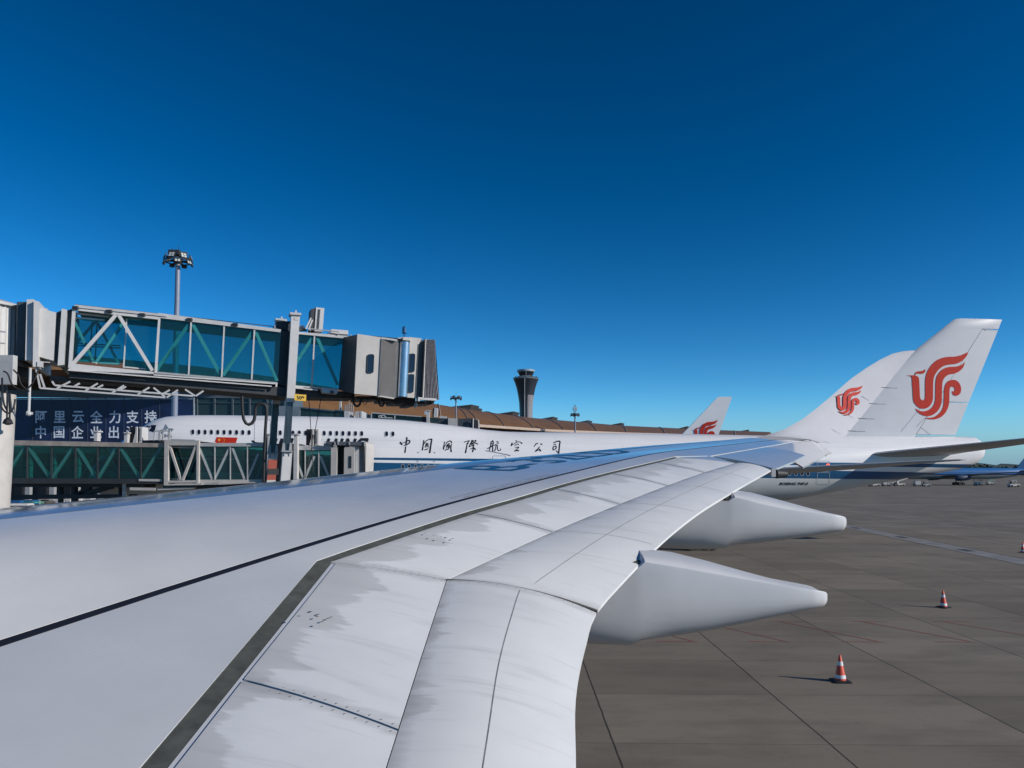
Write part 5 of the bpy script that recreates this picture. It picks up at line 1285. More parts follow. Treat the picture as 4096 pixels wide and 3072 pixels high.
# ------------------------------------------------------------------ terminal
TY = 150.0
tc0 = at(150, 440, TY)
TM = empty('terminal_building', (tc0.x, TY + 20, 0), 'long airport terminal with glazed front and sweeping bronze roof studded with wedge skylights', 'terminal')
V4 = lambda px, py, d=0.0: at(px, py, TY + d)
def bronze():
    m, t, b = nmat('bronze_roof_metal')
    f = noise(t, coords(t, (1, 1, 1)), .25, 6, .65); f2 = noise(t, coords(t, (.4, .4, 2)), 1.2, 4)
    c_ = ramp(t, f, [(.3, (.165, .080, .026)), (.7, (.225, .112, .038))])
    t.links.new(mixc(t, math_(t, 'MULTIPLY', f2, .25), c_, (.09, .045, .022)), b.inputs['Base Color'])
    b.inputs['Roughness'].default_value = .5; return m
M['bronze'] = bronze()
M['soffit'] = paint('roof_soffit', (.07, .045, .028), .7, .2, .6)
M['fascia'] = paint('fascia_blue_grey', (.085, .115, .14), .5, .12, .5)
M['eave'] = paint('eave_trim', (.42, .32, .25), .5, .1, 1)
# eave, mid and ridge lines of the roof, left to right
E_ = [at(-60, 364, 128), at(60, 367, 136), at(200, 376, 146), at(276, 391, 152), at(292, 411, 170), at(420, 421.5, 212), at(479, 424.5, 234), at(550, 429.5, 268), at(627, 432.6, 300), at(700, 434.6, 330), at(768, 436.2, 356)]
R_ = [at(-60, 352, 168), at(60, 359, 176), at(200, 372, 190), at(290, 383, 200), at(330, 388, 212), at(425, 403, 251), at(460, 409.8, 276), at(519, 418.4, 323), at(619, 427.6, 393), at(690, 431.2, 440), at(772, 434.8, 500)]
def resample(P, n):
    d = [0]; 
    for a, b in zip(P, P[1:]): d.append(d[-1] + 1)
    o_ = []
    for k in range(n):
        s = k/(n-1)*d[-1]; i = min(int(s), len(P)-2); o_.append(P[i].lerp(P[i+1], s - i))
    return o_
e2, r2 = resample(E_, 61), resample(R_, 61)
mb = MB(); rings = []; NB = 8
for a, b in zip(e2, r2):
    row = []
    for j in range(NB+1):
        s = j/NB; p = a.lerp(b, s); p.z = a.z + (b.z-a.z)*math.sin(s*math.pi/2)**.85 ; row.append(p)
    back = b + (b - a)*.9; back.z = b.z - 3
    row += [back, back - Vector((0, 0, 1.5)), a + Vector((0, 6, -.6)), a - Vector((0, 0, .5))]
    rings.append(row)
mb.loft(rings, True, True); roof = obj('roof', mb, M['bronze'], TM, smooth=40)
mb = MB(); mb.loft([[a + Vector((0, -.15, -.75)), a + Vector((0, -.15, .05)), a + Vector((0, .35, .05)), a + Vector((0, .35, -.75))] for a in e2[18:]], True, True); obj('eave_trim', mb, M['eave'], roof)
mb = MB()
for s in (32, 35, 36, 38, 40.5, 43, 45.5, 48, 51, 54, 57):
    i = int(s); row = []
    a, b = e2[i].lerp(e2[min(i+1, 60)], s - i), r2[i].lerp(r2[min(i+1, 60)], s - i)
    for j in range(NB+1):
        q = j/NB; p = a.lerp(b, q); p.z = a.z + (b.z-a.z)*math.sin(q*math.pi/2)**.85 + .12; row.append(p)
    mb.tube(row, .16, 5)
obj('roof_seam', mb, M['eave'], roof)
mb = MB(); mb.loft([[a + Vector((.3, 8, -.6)), a + Vector((.3, 30, -.6)), Vector((a.x, a.y + 30, 0)), Vector((a.x, a.y + 8, 0))] for a in e2[24:]], True, True); obj('wall', mb, M['soffit'], TM)
# soffit and truss shade above the glazed front
mb = MB(); mb.hexa([V4(-60, 396.5, 1), V4(284, 396.5, 1), V4(284, 396.5, 30), V4(-60, 396.5, 30)], [V4(-60, 366, 1.0), V4(284, 391, 1.0), V4(284, 391, 30), V4(-60, 366, 30)]); obj('soffit', mb, M['soffit'], TM)
mb = MB(); mb.slab([V4(-60, 389.5), V4(285, 392), V4(285, 398.4), V4(-60, 396.4)], (0, .8, 0)); obj('fascia', mb, M['fascia'], TM)
mb = MB(); mb.slab([V4(-60, 447, .6), V4(286, 447, .6), V4(286, 472 + 4329/TY/1.0, .6), V4(-60, 472 + 4329/TY, .6)], (0, .5, 0))
mb = MB(); z0 = V4(0, 447).z; x0, x1 = V4(-60, 447).x, V4(286, 447).x
mb.hexa([Vector((x0, TY + 2, 0)), Vector((x1, TY + 2, 0)), Vector((x1, TY + 2.6, 0)), Vector((x0, TY + 2.6, 0))], [Vector((x0, TY + 2, z0)), Vector((x1, TY + 2, z0)), Vector((x1, TY + 2.6, z0)), Vector((x0, TY + 2.6, z0))]); obj('ground_floor_wall', mb, M['dark'], TM)  # near-black wall colour stands in for the deep shade at ground level
for k in range(14):
    mb = MB(); x = x0 + 3 + k*(x1 - x0 - 6)/13; mb.box((x, TY + .6, z0/2), (.9, .9, z0)); obj('support_column', mb, M['grey'], TM)
mb = MB(); mb.hexa([Vector((x0, TY - .5, z0 - 1.2)), Vector((x1, TY - .5, z0 - 1.2)), Vector((x1, TY + 3, z0 - 1.2)), Vector((x0, TY + 3, z0 - 1.2))], [Vector((x0, TY - .5, z0)), Vector((x1, TY - .5, z0)), Vector((x1, TY + 3, z0)), Vector((x0, TY + 3, z0))]); obj('floor_slab', mb, M['fascia'], TM)
M['tglass'] = glass('terminal_front_glass', (.16, .30, .34), .03, .25)
M['inside'] = paint('dark_interior', (.03, .03, .03), .8, .3, .4)
xs_ = [-60, -40, -22, -4, 14.2, 32.5, 51.4, 69.8, 87.6, 105.7, 123.8, 141.6, 159.5, 176.5, 194.2]
xs2 = [196.7, 214.3, 232.4, 249.6, 267, 284]
for a, b in zip(xs2, xs2[1:]):
    mb = MB(); mb.slab([V4(a + .6, 398.4, .25), V4(b - .6, 398.4, .25), V4(b - .6, 446, .25), V4(a + .6, 446, .25)], (0, .06, 0)); f_ = obj('window', mb, M['tglass'], TM)
    mb = MB()
    for x in (a + .3, b - .3): mb.slab([V4(x - .45, 398.4, -.1), V4(x + .45, 398.4, -.1), V4(x + .45, 446, -.1), V4(x - .45, 446, -.1)], (0, .5, 0))
    mb.slab([V4(a + .8, 402.5, 0), V4(b - .8, 402.5, 0), V4(b - .8, 403.0, 0), V4(a + .8, 403.0, 0)], (0, .3, 0)); obj('frame', mb, M['fascia'], f_)
    mb = MB(); mb.slab([V4(a + 2, 403.5, 2.2), V4(b - 3, 403.5, 2.2), V4(b - 3, 446, 2.2), V4(a + 2, 446, 2.2)], (0, .3, 0)); obj('blind', mb, M['inside'], f_)
mb = MB(); mb.slab([V4(195, 398, 9), V4(284, 398, 9), V4(284, 447, 9), V4(195, 447, 9)], (0, .5, 0)); obj('interior_wall', mb, M['soffit'], TM)
mb = MB(); mb.slab([V4(284, 393, -.2), V4(289, 396, -.2), V4(289, 447, -.2), V4(284, 447, -.2)], (0, 10, 0)); obj('end_wall', mb, M['fascia'], TM)
# skylights on the roof: dark wedges opening to the right
def skylight(pl, pr, pb, dpx, Y, first):
    """tip, upper right corner, lower right corner in the photo; real wedge dpx metres deep"""
    T0, A, B = at(*pl, Y), at(*pr, Y), at(*pb, Y); d = Vector((.35, 1, 0))*dpx
    mb = MB(); mb.loft([[T0 + Vector((0, 0, -2)), T0, A, B, B + Vector((-.5, 0, -2))], [p + d for p in (T0 + Vector((0, 0, -2)), T0, A, B, B + Vector((-.5, 0, -2)))]], True, True)
    s_ = obj('skylight', mb, M['inside'], roof)
    mb = MB(); mb.loft([[T0 + Vector((-.6, -.3, -.05)), A + Vector((.5, -.3, .15)), A + Vector((.5, -.3, .5)), T0 + Vector((-.6, -.3, .25))], [p + d for p in (T0 + Vector((-.6, 0, -.05)), A + Vector((.5, 0, .15)), A + Vector((.5, 0, .5)), T0 + Vector((-.6, 0, .25)))]], True, True)
    return s_, mb
Z5 = lambda x, y: (350 + x*.0904, 375 + y*.0904)
for tri, Y in ((((1100,352),(1345,326),(1310,410)), 268), (((1300,352),(1382,358),(1365,412)), 282), (((1575,436),(1808,402),(1785,472)), 300)):
    skylight(*[Z5(*p) for p in tri], 7, Y, 0)
for tri, Y in ((((560,690),(765,655),(740,716)), 345), (((918,726),(1115,690),(1095,750)), 380), (((1247,750),(1440,715),(1416,770)), 405), (((1895,796),(2092,748),(2070,806)), 440)):
    skylight(*[z6(*p) for p in tri], 8, Y, 0)
zq = lambda x, y: (675 + x*.0904, 350 + y*.0904)
skylight(zq(590, 918), zq(815, 880), zq(785, 940), 8, 452, 0)
mb = MB(); mb.slab([at(716, 433.2, 470), at(772, 434.4, 500), at(772, 437, 500), at(716, 437, 470)], (0, 8, 0)); obj('roof_end', mb, M['inside'], roof)
# the advertisement across the front
BN = empty('advertising_banner', V4(104, 446, -.3), 'wide dark blue advertising banner with two rows of pale Chinese characters on the terminal front', 'banner')
def banner_mat():
    m, t, b = nmat('banner_print')
    v = coords(t); sp = N(t, 'ShaderNodeSeparateXYZ'); t.links.new(v, sp.inputs[0])
    f = noise(t, v, .12, 5, .6); vo = N(t, 'ShaderNodeTexVoronoi'); vo.inputs['Scale'].default_value = 1.3; t.links.new(v, vo.inputs['Vector'])
    col = ramp(t, f, [(.35, (.007, .008, .030)), (.6, (.012, .028, .105)), (.75, (.02, .06, .19))])
    right = ramp(t, math_(t, 'ADD', math_(t, 'MULTIPLY', sp.outputs[0], .03), .05), [(.3, 0.), (.6, 1.)])
    stars = math_(t, 'MULTIPLY', math_(t, 'LESS_THAN', vo.outputs['Distance'], .07), right)
    t.links.new(mixc(t, stars, col, (.4, .5, .7)), b.inputs['Base Color']); b.inputs['Roughness'].default_value = .35; return m
bm_ = banner_mat()
for a, b in zip(xs_, xs_[1:]):
    if a < 13: 
        mb = MB(); mb.slab([V4(a, 397.6, -.2), V4(b - .5, 397.6, -.2), V4(b - .5, 446, -.2), V4(a, 446, -.2)], (0, .1, 0)); f_ = obj('window', mb, M['tglass'], TM); continue
    mb = MB(); mb.slab([V4(a + .35, 399.4, -.3), V4(b - .35, 399.4, -.3), V4(b - .35, 445.5, -.3), V4(a + .35, 445.5, -.3)], (0, .1, 0)); obj('panel', mb, bm_, BN)
    mb = MB(); mb.slab([V4(a + .4, 397.6, -.34), V4(b - .4, 397.6, -.34), V4(b - .4, 399.3, -.34), V4(a + .4, 399.3, -.34)], (0, .12, 0)); obj('panel_header', mb, M['banner_white'] if False else paint('banner_header', (.26, .31, .38), .5, .1, 1), BN)
M['mull'] = paint('banner_mullion', (.05, .065, .11), .5, .1, 1)
mb = MB()
for x in xs_[5:-1]: mb.slab([V4(x - .3, 397.6, -.36), V4(x + .3, 397.6, -.36), V4(x + .3, 445.5, -.36), V4(x - .3, 445.5, -.36)], (0, .1, 0))
obj('mullion', mb, M['mull'], BN)
mb = MB()
for x, m_ in ((14.3, 0), (194, 0)): mb.slab([V4(x - .9, 397.6, -.4), V4(x + .5, 397.6, -.4), V4(x + .5, 446, -.4), V4(x - .9, 446, -.4)], (0, .2, 0))
obj('frame', mb, paint('banner_frame', (.30, .35, .41), .5, .1, 1), BN)
def cjk(ch, cx, cy, s, m, parent):
    t_ = text_mesh(ch, 1.0, .015); xs = [v[0] for v in t_.v]; ys = [v[1] for v in t_.v]
    if not xs: return
    mx, my = (max(xs)+min(xs))/2, (max(ys)+min(ys))/2
    k = s / .92
    obj('lettering', remap(t_, lambda x, y: V4(cx + (x-mx)*k, cy - (y-my)*k*1.06, -.34)), m, parent, recalc=False)
for ch, x in zip('阿里云全力支持', (41.2, 59.6, 78.1, 96.4, 114.8, 132.5, 150.6)): cjk(ch, x, 416.9, 11.6, M['banner_white'], BN)
for ch, x in zip('中国企业出海', (40.7, 59.0, 77.4, 95.9, 113.8, 132)): cjk(ch, x, 432.2, 11.4, M['banner_white'], BN)

# ------------------------------------------------------------------ two more jet bridges beyond the double-decker
def far_bridge(label, Y, tun, ex):
    t0 = at(tun[0][0], tun[0][1], Y)
    o = empty('jet_bridge', (t0.x, Y + 1.5, 0), label, 'jet bridge', 'jet bridges'); VV = lambda p, d=0: at(p[0], p[1], Y + d)
    def fs(name, q, d, dep, m, par=o): mb = MB(); mb.slab([VV(p, d) for p in q], (0, dep, 0)); return obj(name, mb, m, par)
    ex(fs, VV, o); return o
fg = glass('dull_bridge_glass', (.10, .20, .22), .04, .3)
q1 = lambda x, y: (300 + (x - 1390)*.0904, 408 + (y - 365)*.0904)
def ex1(fs, VV, o):
    fs('end_panel', [z4(1148,340), z4(1388,352), z4(1378,470), z4(1150,470)], 0, 3, paint('dusty_bridge_panel', (.16, .20, .23), .5, .15, 1))
    for a, b, c_, d in ((1390, 1570, 366, 386), (1575, 1760, 386, 404), (1772, 1872, 396, 398)): fs('glass_panel', [z4(a, c_), z4(b, d), z4(b, 475), z4(a, 475)], .2, 2.6, fg)
    fs('roof', [z4(1388,352), z4(1765,390), z4(1765,404), z4(1388,366)], 0, 3, M['fascia']); fs('roof', [z4(1765,380), z4(1875,390), z4(1875,402), z4(1765,394)], 0, 3, M['fascia'])
    fs('rotunda', [z4(1872,400), z4(1925,400), z4(1925,475), z4(1872,475)], 0, 3, M['white'])
    fs('vent_pipe', [z4(1818,265), z4(1836,265), z4(1836,392), z4(1816,392)], .5, .4, M['lgrey'])
    mb = MB()
    for x in (1882, 1902, 1925, 1948, 1970): mb.tube([VV(z4(x, 470), .3), VV(z4(x, 300 + (x % 7)*6), .3)], .06, 5)
    for y in (335, 370, 402): mb.tube([VV(z4(1880, y), .3), VV(z4(1972, y + 4), .3)], .05, 5)
    obj('ladder_cage', mb, M['grey'], o)
    fs('collar', [z4(1990,404), z4(2040,402), z4(2040,475), z4(1990,475)], 0, 3, M['cream']); fs('collar', [z4(2048,398), z4(2066,398), z4(2066,475), z4(2048,475)], 0, 3, M['lgrey'])
    fs('under_girder', [z4(1150,475), z4(2060,475), z4(2060,500), z4(1150,500)], .4, 2, M['dark'])
    fs('support_column', [z4(1200,500), z4(1240,500), z4(1240,1900), z4(1200,1900)], 1, 1, M['grey'])
far_bridge('grey jet bridge with a caged ladder, rising beyond the nose of the double-decker', 95, [z4(1400, 470)], ex1)
def ex2(fs, VV, o):
    fs('collar', [z5(75,400), z5(110,402), z5(110,480), z5(75,480)], 0, 3, M['lgrey']); fs('link_panel', [z5(110,425), z5(200,432), z5(200,482), z5(110,480)], .3, 2.5, M['grey'])
    fs('tunnel_roof', [z5(235,412), z5(790,455), z5(790,465), z5(235,424)], 0, 3, M['lgrey'])
    fs('glass_panel', [z5(240,424), z5(500,446), z5(500,492), z5(240,480)], .3, 2.5, fg); fs('glass_panel', [z5(505,446), z5(800,468), z5(800,515), z5(505,495)], .3, 2.5, fg)
    mb = MB()
    for a, b in (((318,470),(470,476)), ((335,470),(365,440)), ((372,440),(405,476)), ((320,448),(350,450)), ((320,448),(318,470)), ((497,432),(495,492)), ((240,420),(236,478))): mb.beam(VV(z5(*a), .1), VV(z5(*b), .1), .12, .12)
    obj('diagonal_brace', mb, M['white'], o)
    fs('tunnel_gap', [z5(800,460), z5(860,466), z5(860,520), z5(800,515)], .4, 2.3, M['dark'])
    fs('lift_column', [z5(848,395), z5(882,395), z5(876,560), z5(844,560)], -.2, .5, M['white']); fs('lift_column', [z5(822,398), z5(846,398), z5(844,440), z5(822,440)], 2.5, .4, M['lgrey'])
    fs('cap_plate', [z5(840,388), z5(890,388), z5(890,398), z5(840,398)], -.3, .7, M['lgrey'])
    a_ = fs('air_conditioner', [z5(934,364), z5(970,366), z5(964,468), z5(926,466)], .2, .8, M['white']); fs('unit_side', [z5(916,370), z5(934,364), z5(926,466), z5(910,464)], .3, .7, M['dark'], a_)
    fs('glass_panel', [z5(885,470), z5(975,478), z5(975,530), z5(880,522)], .3, 2.5, fg)
    fs('roof_box', [z5(990,452), z5(1065,458), z5(1065,480), z5(990,478)], .3, 1, M['white'])
    fs('cab', [z5(980,478), z5(1085,474), z5(1085,560), z5(975,535)], .4, 2.6, M['darkpanel']); fs('cab_panel', [z5(1085,474), z5(1186,484), z5(1186,575), z5(1085,560)], -.6, 3, M['cream'])
    fs('cab_recess', [z5(1186,484), z5(1360,478), z5(1360,582), z5(1186,574)], -.3, 2.8, M['darkpanel'])
    mb = MB(); mb.tube([VV(z5(*p), -.7) for p in ((1360,590),(1362,480),(1420,500),(1424,600))], .11, 6); obj('bellows_edge', mb, M['cream'], o)
    fs('bellows', [z5(1362,484), z5(1420,503), z5(1424,600), z5(1360,588)], -.4, 3, M['dark'])
    fs('under_girder', [z5(240,515), z5(1180,600), z5(1180,640), z5(240,560)], .6, 1.6, M['dark'])
    fs('lower_column', [z5(844,560), z5(876,560), z5(870,1800), z5(840,1800)], -.1, .5, M['white'])
far_bridge('second jet bridge beyond the double-decker, its pale cab above the calligraphy', 105, [z5(300, 500)], ex2)

# ------------------------------------------------------------------ floodlight masts
def mast(label, px, Y, ytop, ybot, rr, r_pole, detail, antenna=False):
    b_ = at(px, ytop, Y); zt_ = b_.z
    o = empty('floodlight_mast', (b_.x, Y, 0), label, 'floodlight', 'floodlight masts'); c = Vector((b_.x, Y, 0))
    mb = MB(); mb.tube([c, c + Vector((0, 0, zt_))], [r_pole*1.5, r_pole], 16); obj('pole', mb, M['polegrey'], o, smooth=40)
    mb = MB()
    for z, r_ in ((zt_, rr), (zt_ + rr*.16, rr*.8)):
        mb.tube([c + Vector((r_*math.cos(a), r_*math.sin(a), z)) for a in np.linspace(0, 2*math.pi, 25)], rr*.045, 6, False)
    for a in np.linspace(0, 2*math.pi, 9)[:-1]: mb.beam(c + Vector((0, 0, zt_ + .1)), c + Vector((rr*math.cos(a), rr*math.sin(a), zt_)), rr*.06, rr*.09)
    mb.lathe(c + Vector((0, 0, zt_ - rr*.18)), [(r_pole*1.6, 0), (rr*.32, rr*.1), (rr*.32, rr*.3), (r_pole, rr*.42)], 16)
    obj('lamp_ring', mb, M['dark'], o)
    n_ = 14 if detail else 12
    for k in range(n_):
        a = 2*math.pi*(k + .35)/n_; d = Vector((math.cos(a), math.sin(a), 0)); tdir = Vector((-d.y, d.x, 0)); up_ = k % 2 == 0
        q = c + d*rr*(.95 if up_ else 1.02) + Vector((0, 0, zt_ + (rr*.30 if up_ else -rr*.14)))
        h = rr*(.17 if up_ else .10); wd = rr*(.20 if detail else .17); tilt = Vector((0, 0, 1))*h + d*(-h*.45)
        mb = MB(); mb.hexa([q - tdir*wd - tilt, q + tdir*wd - tilt, q + tdir*wd - tilt - d*h*.6, q - tdir*wd - tilt - d*h*.6], [q - tdir*wd + tilt, q + tdir*wd + tilt, q + tdir*wd + tilt - d*h*.6, q - tdir*wd + tilt - d*h*.6])
        if detail: mb.beam(q - tilt - d*h*.3, q - tilt - d*h*.3 - Vector((0, 0, h*.9)), .06)
        fl_ = obj('floodlight', mb, M['dark'], o)
        if detail:
            mb = MB(); e = d*.03
            for u_ in (-.52, .52):
                for v_ in (-.5, .5): mb.face([q + tdir*wd*(u_ - .4) + tilt*(v_ - .42) + e, q + tdir*wd*(u_ + .4) + tilt*(v_ - .42) + e, q + tdir*wd*(u_ + .4) + tilt*(v_ + .42) + e, q + tdir*wd*(u_ - .4) + tilt*(v_ + .42) + e])
            obj('lens', mb, M['lampglass'], fl_)
    if detail:
        mb = MB(); mb.box(c + Vector((-.35, -.2, zt_ + rr*.62)), (rr*.8, .9, rr*.36)); mb.box(c + Vector((.6, .1, zt_ + rr*.52)), (rr*.55, .9, rr*.34), .5); mb.tube([c + Vector((-.8, 0, zt_ + rr*.6)), c + Vector((-.8, 0, zt_ + rr*1.0))], .06, 6); obj('control_box', mb, M['dark'], o)
    if antenna:
        mb = MB(); mb.tube([c + Vector((0, 0, zt_)), c + Vector((0, 0, zt_ + rr*2.3))], r_pole*.6, 8); obj('antenna_pole', mb, M['dark'], o)
        for a in np.linspace(.3, 2*math.pi + .3, 7)[:-1]:
            mb = MB(); mb.box(c + Vector((rr*.42*math.cos(a), rr*.42*math.sin(a), zt_ + rr*1.35)), (rr*.16, rr*.16, rr*.95)); obj('antenna', mb, M['lgrey'], o)
    else:
        mb = MB(); mb.tube([c + Vector((0, 0, zt_ + rr*.3)), c + Vector((0, 0, zt_ + rr*1.2))], .03, 5); obj('lightning_rod', mb, M['dark'], o)
M['polegrey'] = paint('mast_paint', (.20, .23, .30), .35, .08, 1.5)
mast('tall floodlight mast standing against the sky above the glass bridge', 178, 100, 261.5, 0, 1.75, .30, True)
mast('floodlight mast with thin pole in front of the bronze roof', 456, 205, 398.6, 0, 1.55, .19, False)
mast('slim mast with cell antennas above its lamps, right of the control tower', 575, 260, 415.3, 0, 1.55, .24, False, True)

# ------------------------------------------------------------------ control tower
TWY = 700.0; tb = at(526, 420, TWY)
TW = empty('control_tower', (tb.x, TWY, 0), 'dark flared control tower with glazed cab, rising behind the bronze roof', 'tower')
def zrow(py): return at(526, py, TWY).z
def ry(px_half): return px_half*TWY/F
cT = Vector((tb.x, TWY, 0))
prof = [(6.6, 480), (6.5, 420), (6.55, 411), (6.9, 403), (7.9, 396), (9.4, 388.5), (11.2, 382.8), (12.6, 379.6)]
def tower_mat():
    m, t, b = nmat('tower_cladding')
    tc = N(t, 'ShaderNodeTexCoord'); mp = N(t, 'ShaderNodeMapping'); mp.inputs['Location'].default_value = (0, 0, 0); t.links.new(tc.outputs['Object'], mp.inputs[0])
    sp = N(t, 'ShaderNodeSeparateXYZ'); t.links.new(mp.outputs[0], sp.inputs[0])
    an = math_(t, 'ARCTAN2', sp.outputs[1], sp.outputs[0])
    rib = math_(t, 'FRACT', math_(t, 'MULTIPLY', math_(t, 'ADD', an, 3.2), 40/(2*math.pi)))
    ribm = math_(t, 'LESS_THAN', rib, .55)
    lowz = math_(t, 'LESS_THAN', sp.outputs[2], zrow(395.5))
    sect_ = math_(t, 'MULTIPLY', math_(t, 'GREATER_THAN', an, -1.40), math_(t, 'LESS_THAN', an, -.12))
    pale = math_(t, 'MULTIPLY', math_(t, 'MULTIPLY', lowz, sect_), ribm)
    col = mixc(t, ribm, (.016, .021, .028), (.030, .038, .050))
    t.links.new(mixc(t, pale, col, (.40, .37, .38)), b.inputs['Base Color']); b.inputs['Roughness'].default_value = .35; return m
mb = MB(); mb.lathe(cT, [(ry(r_), max(0, zrow(y))) for r_, y in prof], 40); obj('shaft', mb, tower_mat(), TW, smooth=30)
mb = MB(); mb.lathe(cT, [(ry(12.6), zrow(379.5)), (ry(12.9), zrow(378.9)), (ry(12.4), zrow(378.6)), (ry(9.2), zrow(376.9)), (ry(6.6), zrow(376.3))], 40); obj('deck_roof', mb, paint('tower_deck', (.20, .25, .29), .4, .1, .05), TW, smooth=30)
mb = MB(); mb.lathe(cT, [(ry(6.3), zrow(376.5)), (ry(8.3), zrow(372))], 24); obj('cab_glass', mb, paint('tower_cab_glass', (.015, .02, .025), .1, .1, .1), TW, smooth=30)
mb = MB(); mb.lathe(cT, [(ry(8.7), zrow(372.1)), (ry(9.0), zrow(371.6)), (ry(9.0), zrow(370.2)), (ry(8.6), zrow(369.9))], 24); obj('cab_roof', mb, paint('tower_cab_roof', (.26, .33, .38), .4, .1, .05), TW, smooth=30)
mb = MB()
for k in range(36):
    a = 2*math.pi*k/36; mb.beam(cT + Vector((ry(12.5)*math.cos(a), ry(12.5)*math.sin(a), zrow(378.8))), cT + Vector((ry(12.5)*math.cos(a), ry(12.5)*math.sin(a), zrow(377.9))), .3)
mb.tube([cT + Vector((ry(12.5)*math.cos(a), ry(12.5)*math.sin(a), zrow(377.9))) for a in np.linspace(0, 2*math.pi, 41)], .16, 5, False)
for k in range(5): a = -2.6 + k*.5; mb.beam(cT + Vector((ry(12.3)*math.cos(a), ry(12.3)*math.sin(a), zrow(378.8))), cT + Vector((ry(12.3)*math.cos(a), ry(12.3)*math.sin(a), zrow(376.9))), .5)
obj('guard_rail', mb, M['dark'], TW)
mb = MB()
for r0_, y0_, r1_, y1_ in ((6.6, 420, 6.6, 411), (6.6, 411, 7.95, 396), (7.95, 396, 12.65, 379.6)): mb.beam(cT + Vector((-ry(1.4), -ry(r0_) - .1, zrow(y0_))), cT + Vector((-ry(1.4), -ry(r1_) - .1, zrow(y1_))), .7, .5)
mb.beam(cT + Vector((0, -ry(6.4), zrow(376.4))), cT + Vector((0, -ry(8.45), zrow(372))), .5, .5); obj('service_riser', mb, M['lgrey'], TW)

# ------------------------------------------------------------------ the airliners farther off
def simple_airliner(label, nose, rz, Lg, Rr, zc_, mats, fin_h, fin_s, chord, wing=True, engine=None, emblem=False):
    o = empty('airliner', nose, label, 'airliner', rz=rz); OFF[o.name] = Vector((0, 0, 0))
    mb = MB(); rings = []
    for q in (0, .01, .03, .06, .1, .15, .3, .5, .68, .76, .84, .9, .95, .985, 1):
        r_ = Rr*min(1, (q/.12)**.55 if q < .12 else 1); 
        if q > .7: r_ = Rr*max(.06, 1 - ((q-.7)/.3)**1.5*.9)
        zq_ = zc_ + (Rr - r_)*(.72 if q > .7 else -.35)
        rings.append([Vector((q*Lg, r_*math.cos(2*math.pi*k/28), zq_ + r_*math.sin(2*math.pi*k/28))) for k in range(28)])
    mb.loft(rings, True, True); obj('fuselage', mb, mats[0], o, smooth=50)
    zb = zc_ + Rr*.86
    fin = [(fin_s - chord*.25, zb), (fin_s + .5, zb + .3), (fin_s + fin_h*.85, zb + fin_h), (fin_s + fin_h*.85 + chord*.36, zb + fin_h), (fin_s + chord*.98, zb)]
    mb = MB(); P_ = [Vector((x, 0, z)) for x, z in fin]; mb.loft([[p + Vector((0, -.25 + .18*(p.z - zb)/fin_h, 0)) for p in P_], [p + Vector((0, .25 - .18*(p.z - zb)/fin_h, 0)) for p in P_]], True, True)
    obj('tail_fin', mb, mats[1], o)
    for sg in (-1, 1):
        mb = MB(); foil(mb, [((Lg*.86, sg*.6, zc_ + Rr*.45), (Lg*.95, sg*.6, zc_ + Rr*.45), .35), ((Lg*.97, sg*Lg*.14, zc_ + Rr*.8), (Lg*1.01, sg*Lg*.14, zc_ + Rr*.8), .12)]); obj('tailplane', mb, mats[2], o, smooth=40)
        mb = MB(); foil(mb, [((Lg*.34, sg*Rr*.6, zc_ - Rr*.5), (Lg*.53, sg*Rr*.6, zc_ - Rr*.5), .9), ((Lg*.45, sg*Lg*.17, zc_ - Rr*.2), (Lg*.55, sg*Lg*.17, zc_ - Rr*.2), .5), ((Lg*.62, sg*Lg*.45, zc_ + Rr*.35), (Lg*.655, sg*Lg*.45, zc_ + Rr*.35), .15), ((Lg*.665, sg*Lg*.465, zc_ + Rr*1.35), (Lg*.68, sg*Lg*.468, zc_ + Rr*1.35), .08)]); obj('main_wing', mb, mats[2], o, smooth=40)
        mb = MB(); ex_, ey, ez, er, el = Lg*.37, sg*Lg*.165, zc_ - Rr*.72, Rr*.52, Lg*.09
        mb.loft([[Vector((ex_ + q*el, ey + er*k_*math.cos(2*math.pi*j/20), ez + er*k_*math.sin(2*math.pi*j/20))) for j in range(20)] for q, k_ in ((0, .85), (.05, .98), (.35, 1.04), (.7, .92), (1, .6))], True, True); obj('engine', mb, mats[3], o, smooth=40)
    for x, y in ((Lg*.48, -Rr*.8), (Lg*.48, Rr*.8), (Lg*.08, 0)):
        mb = MB(); mb.tube([(x, y, .6), (x, y, zc_ - Rr*.6)], .2, 8); g_ = obj('landing_gear', mb, M['dark'], o)
        for dx in (-.8, .8):
            mb = MB(); mb.tube([(x + dx, y - .7, .6), (x + dx, y + .7, .6)], .6, 14); obj('wheel', mb, M['black'], g_)
    return o
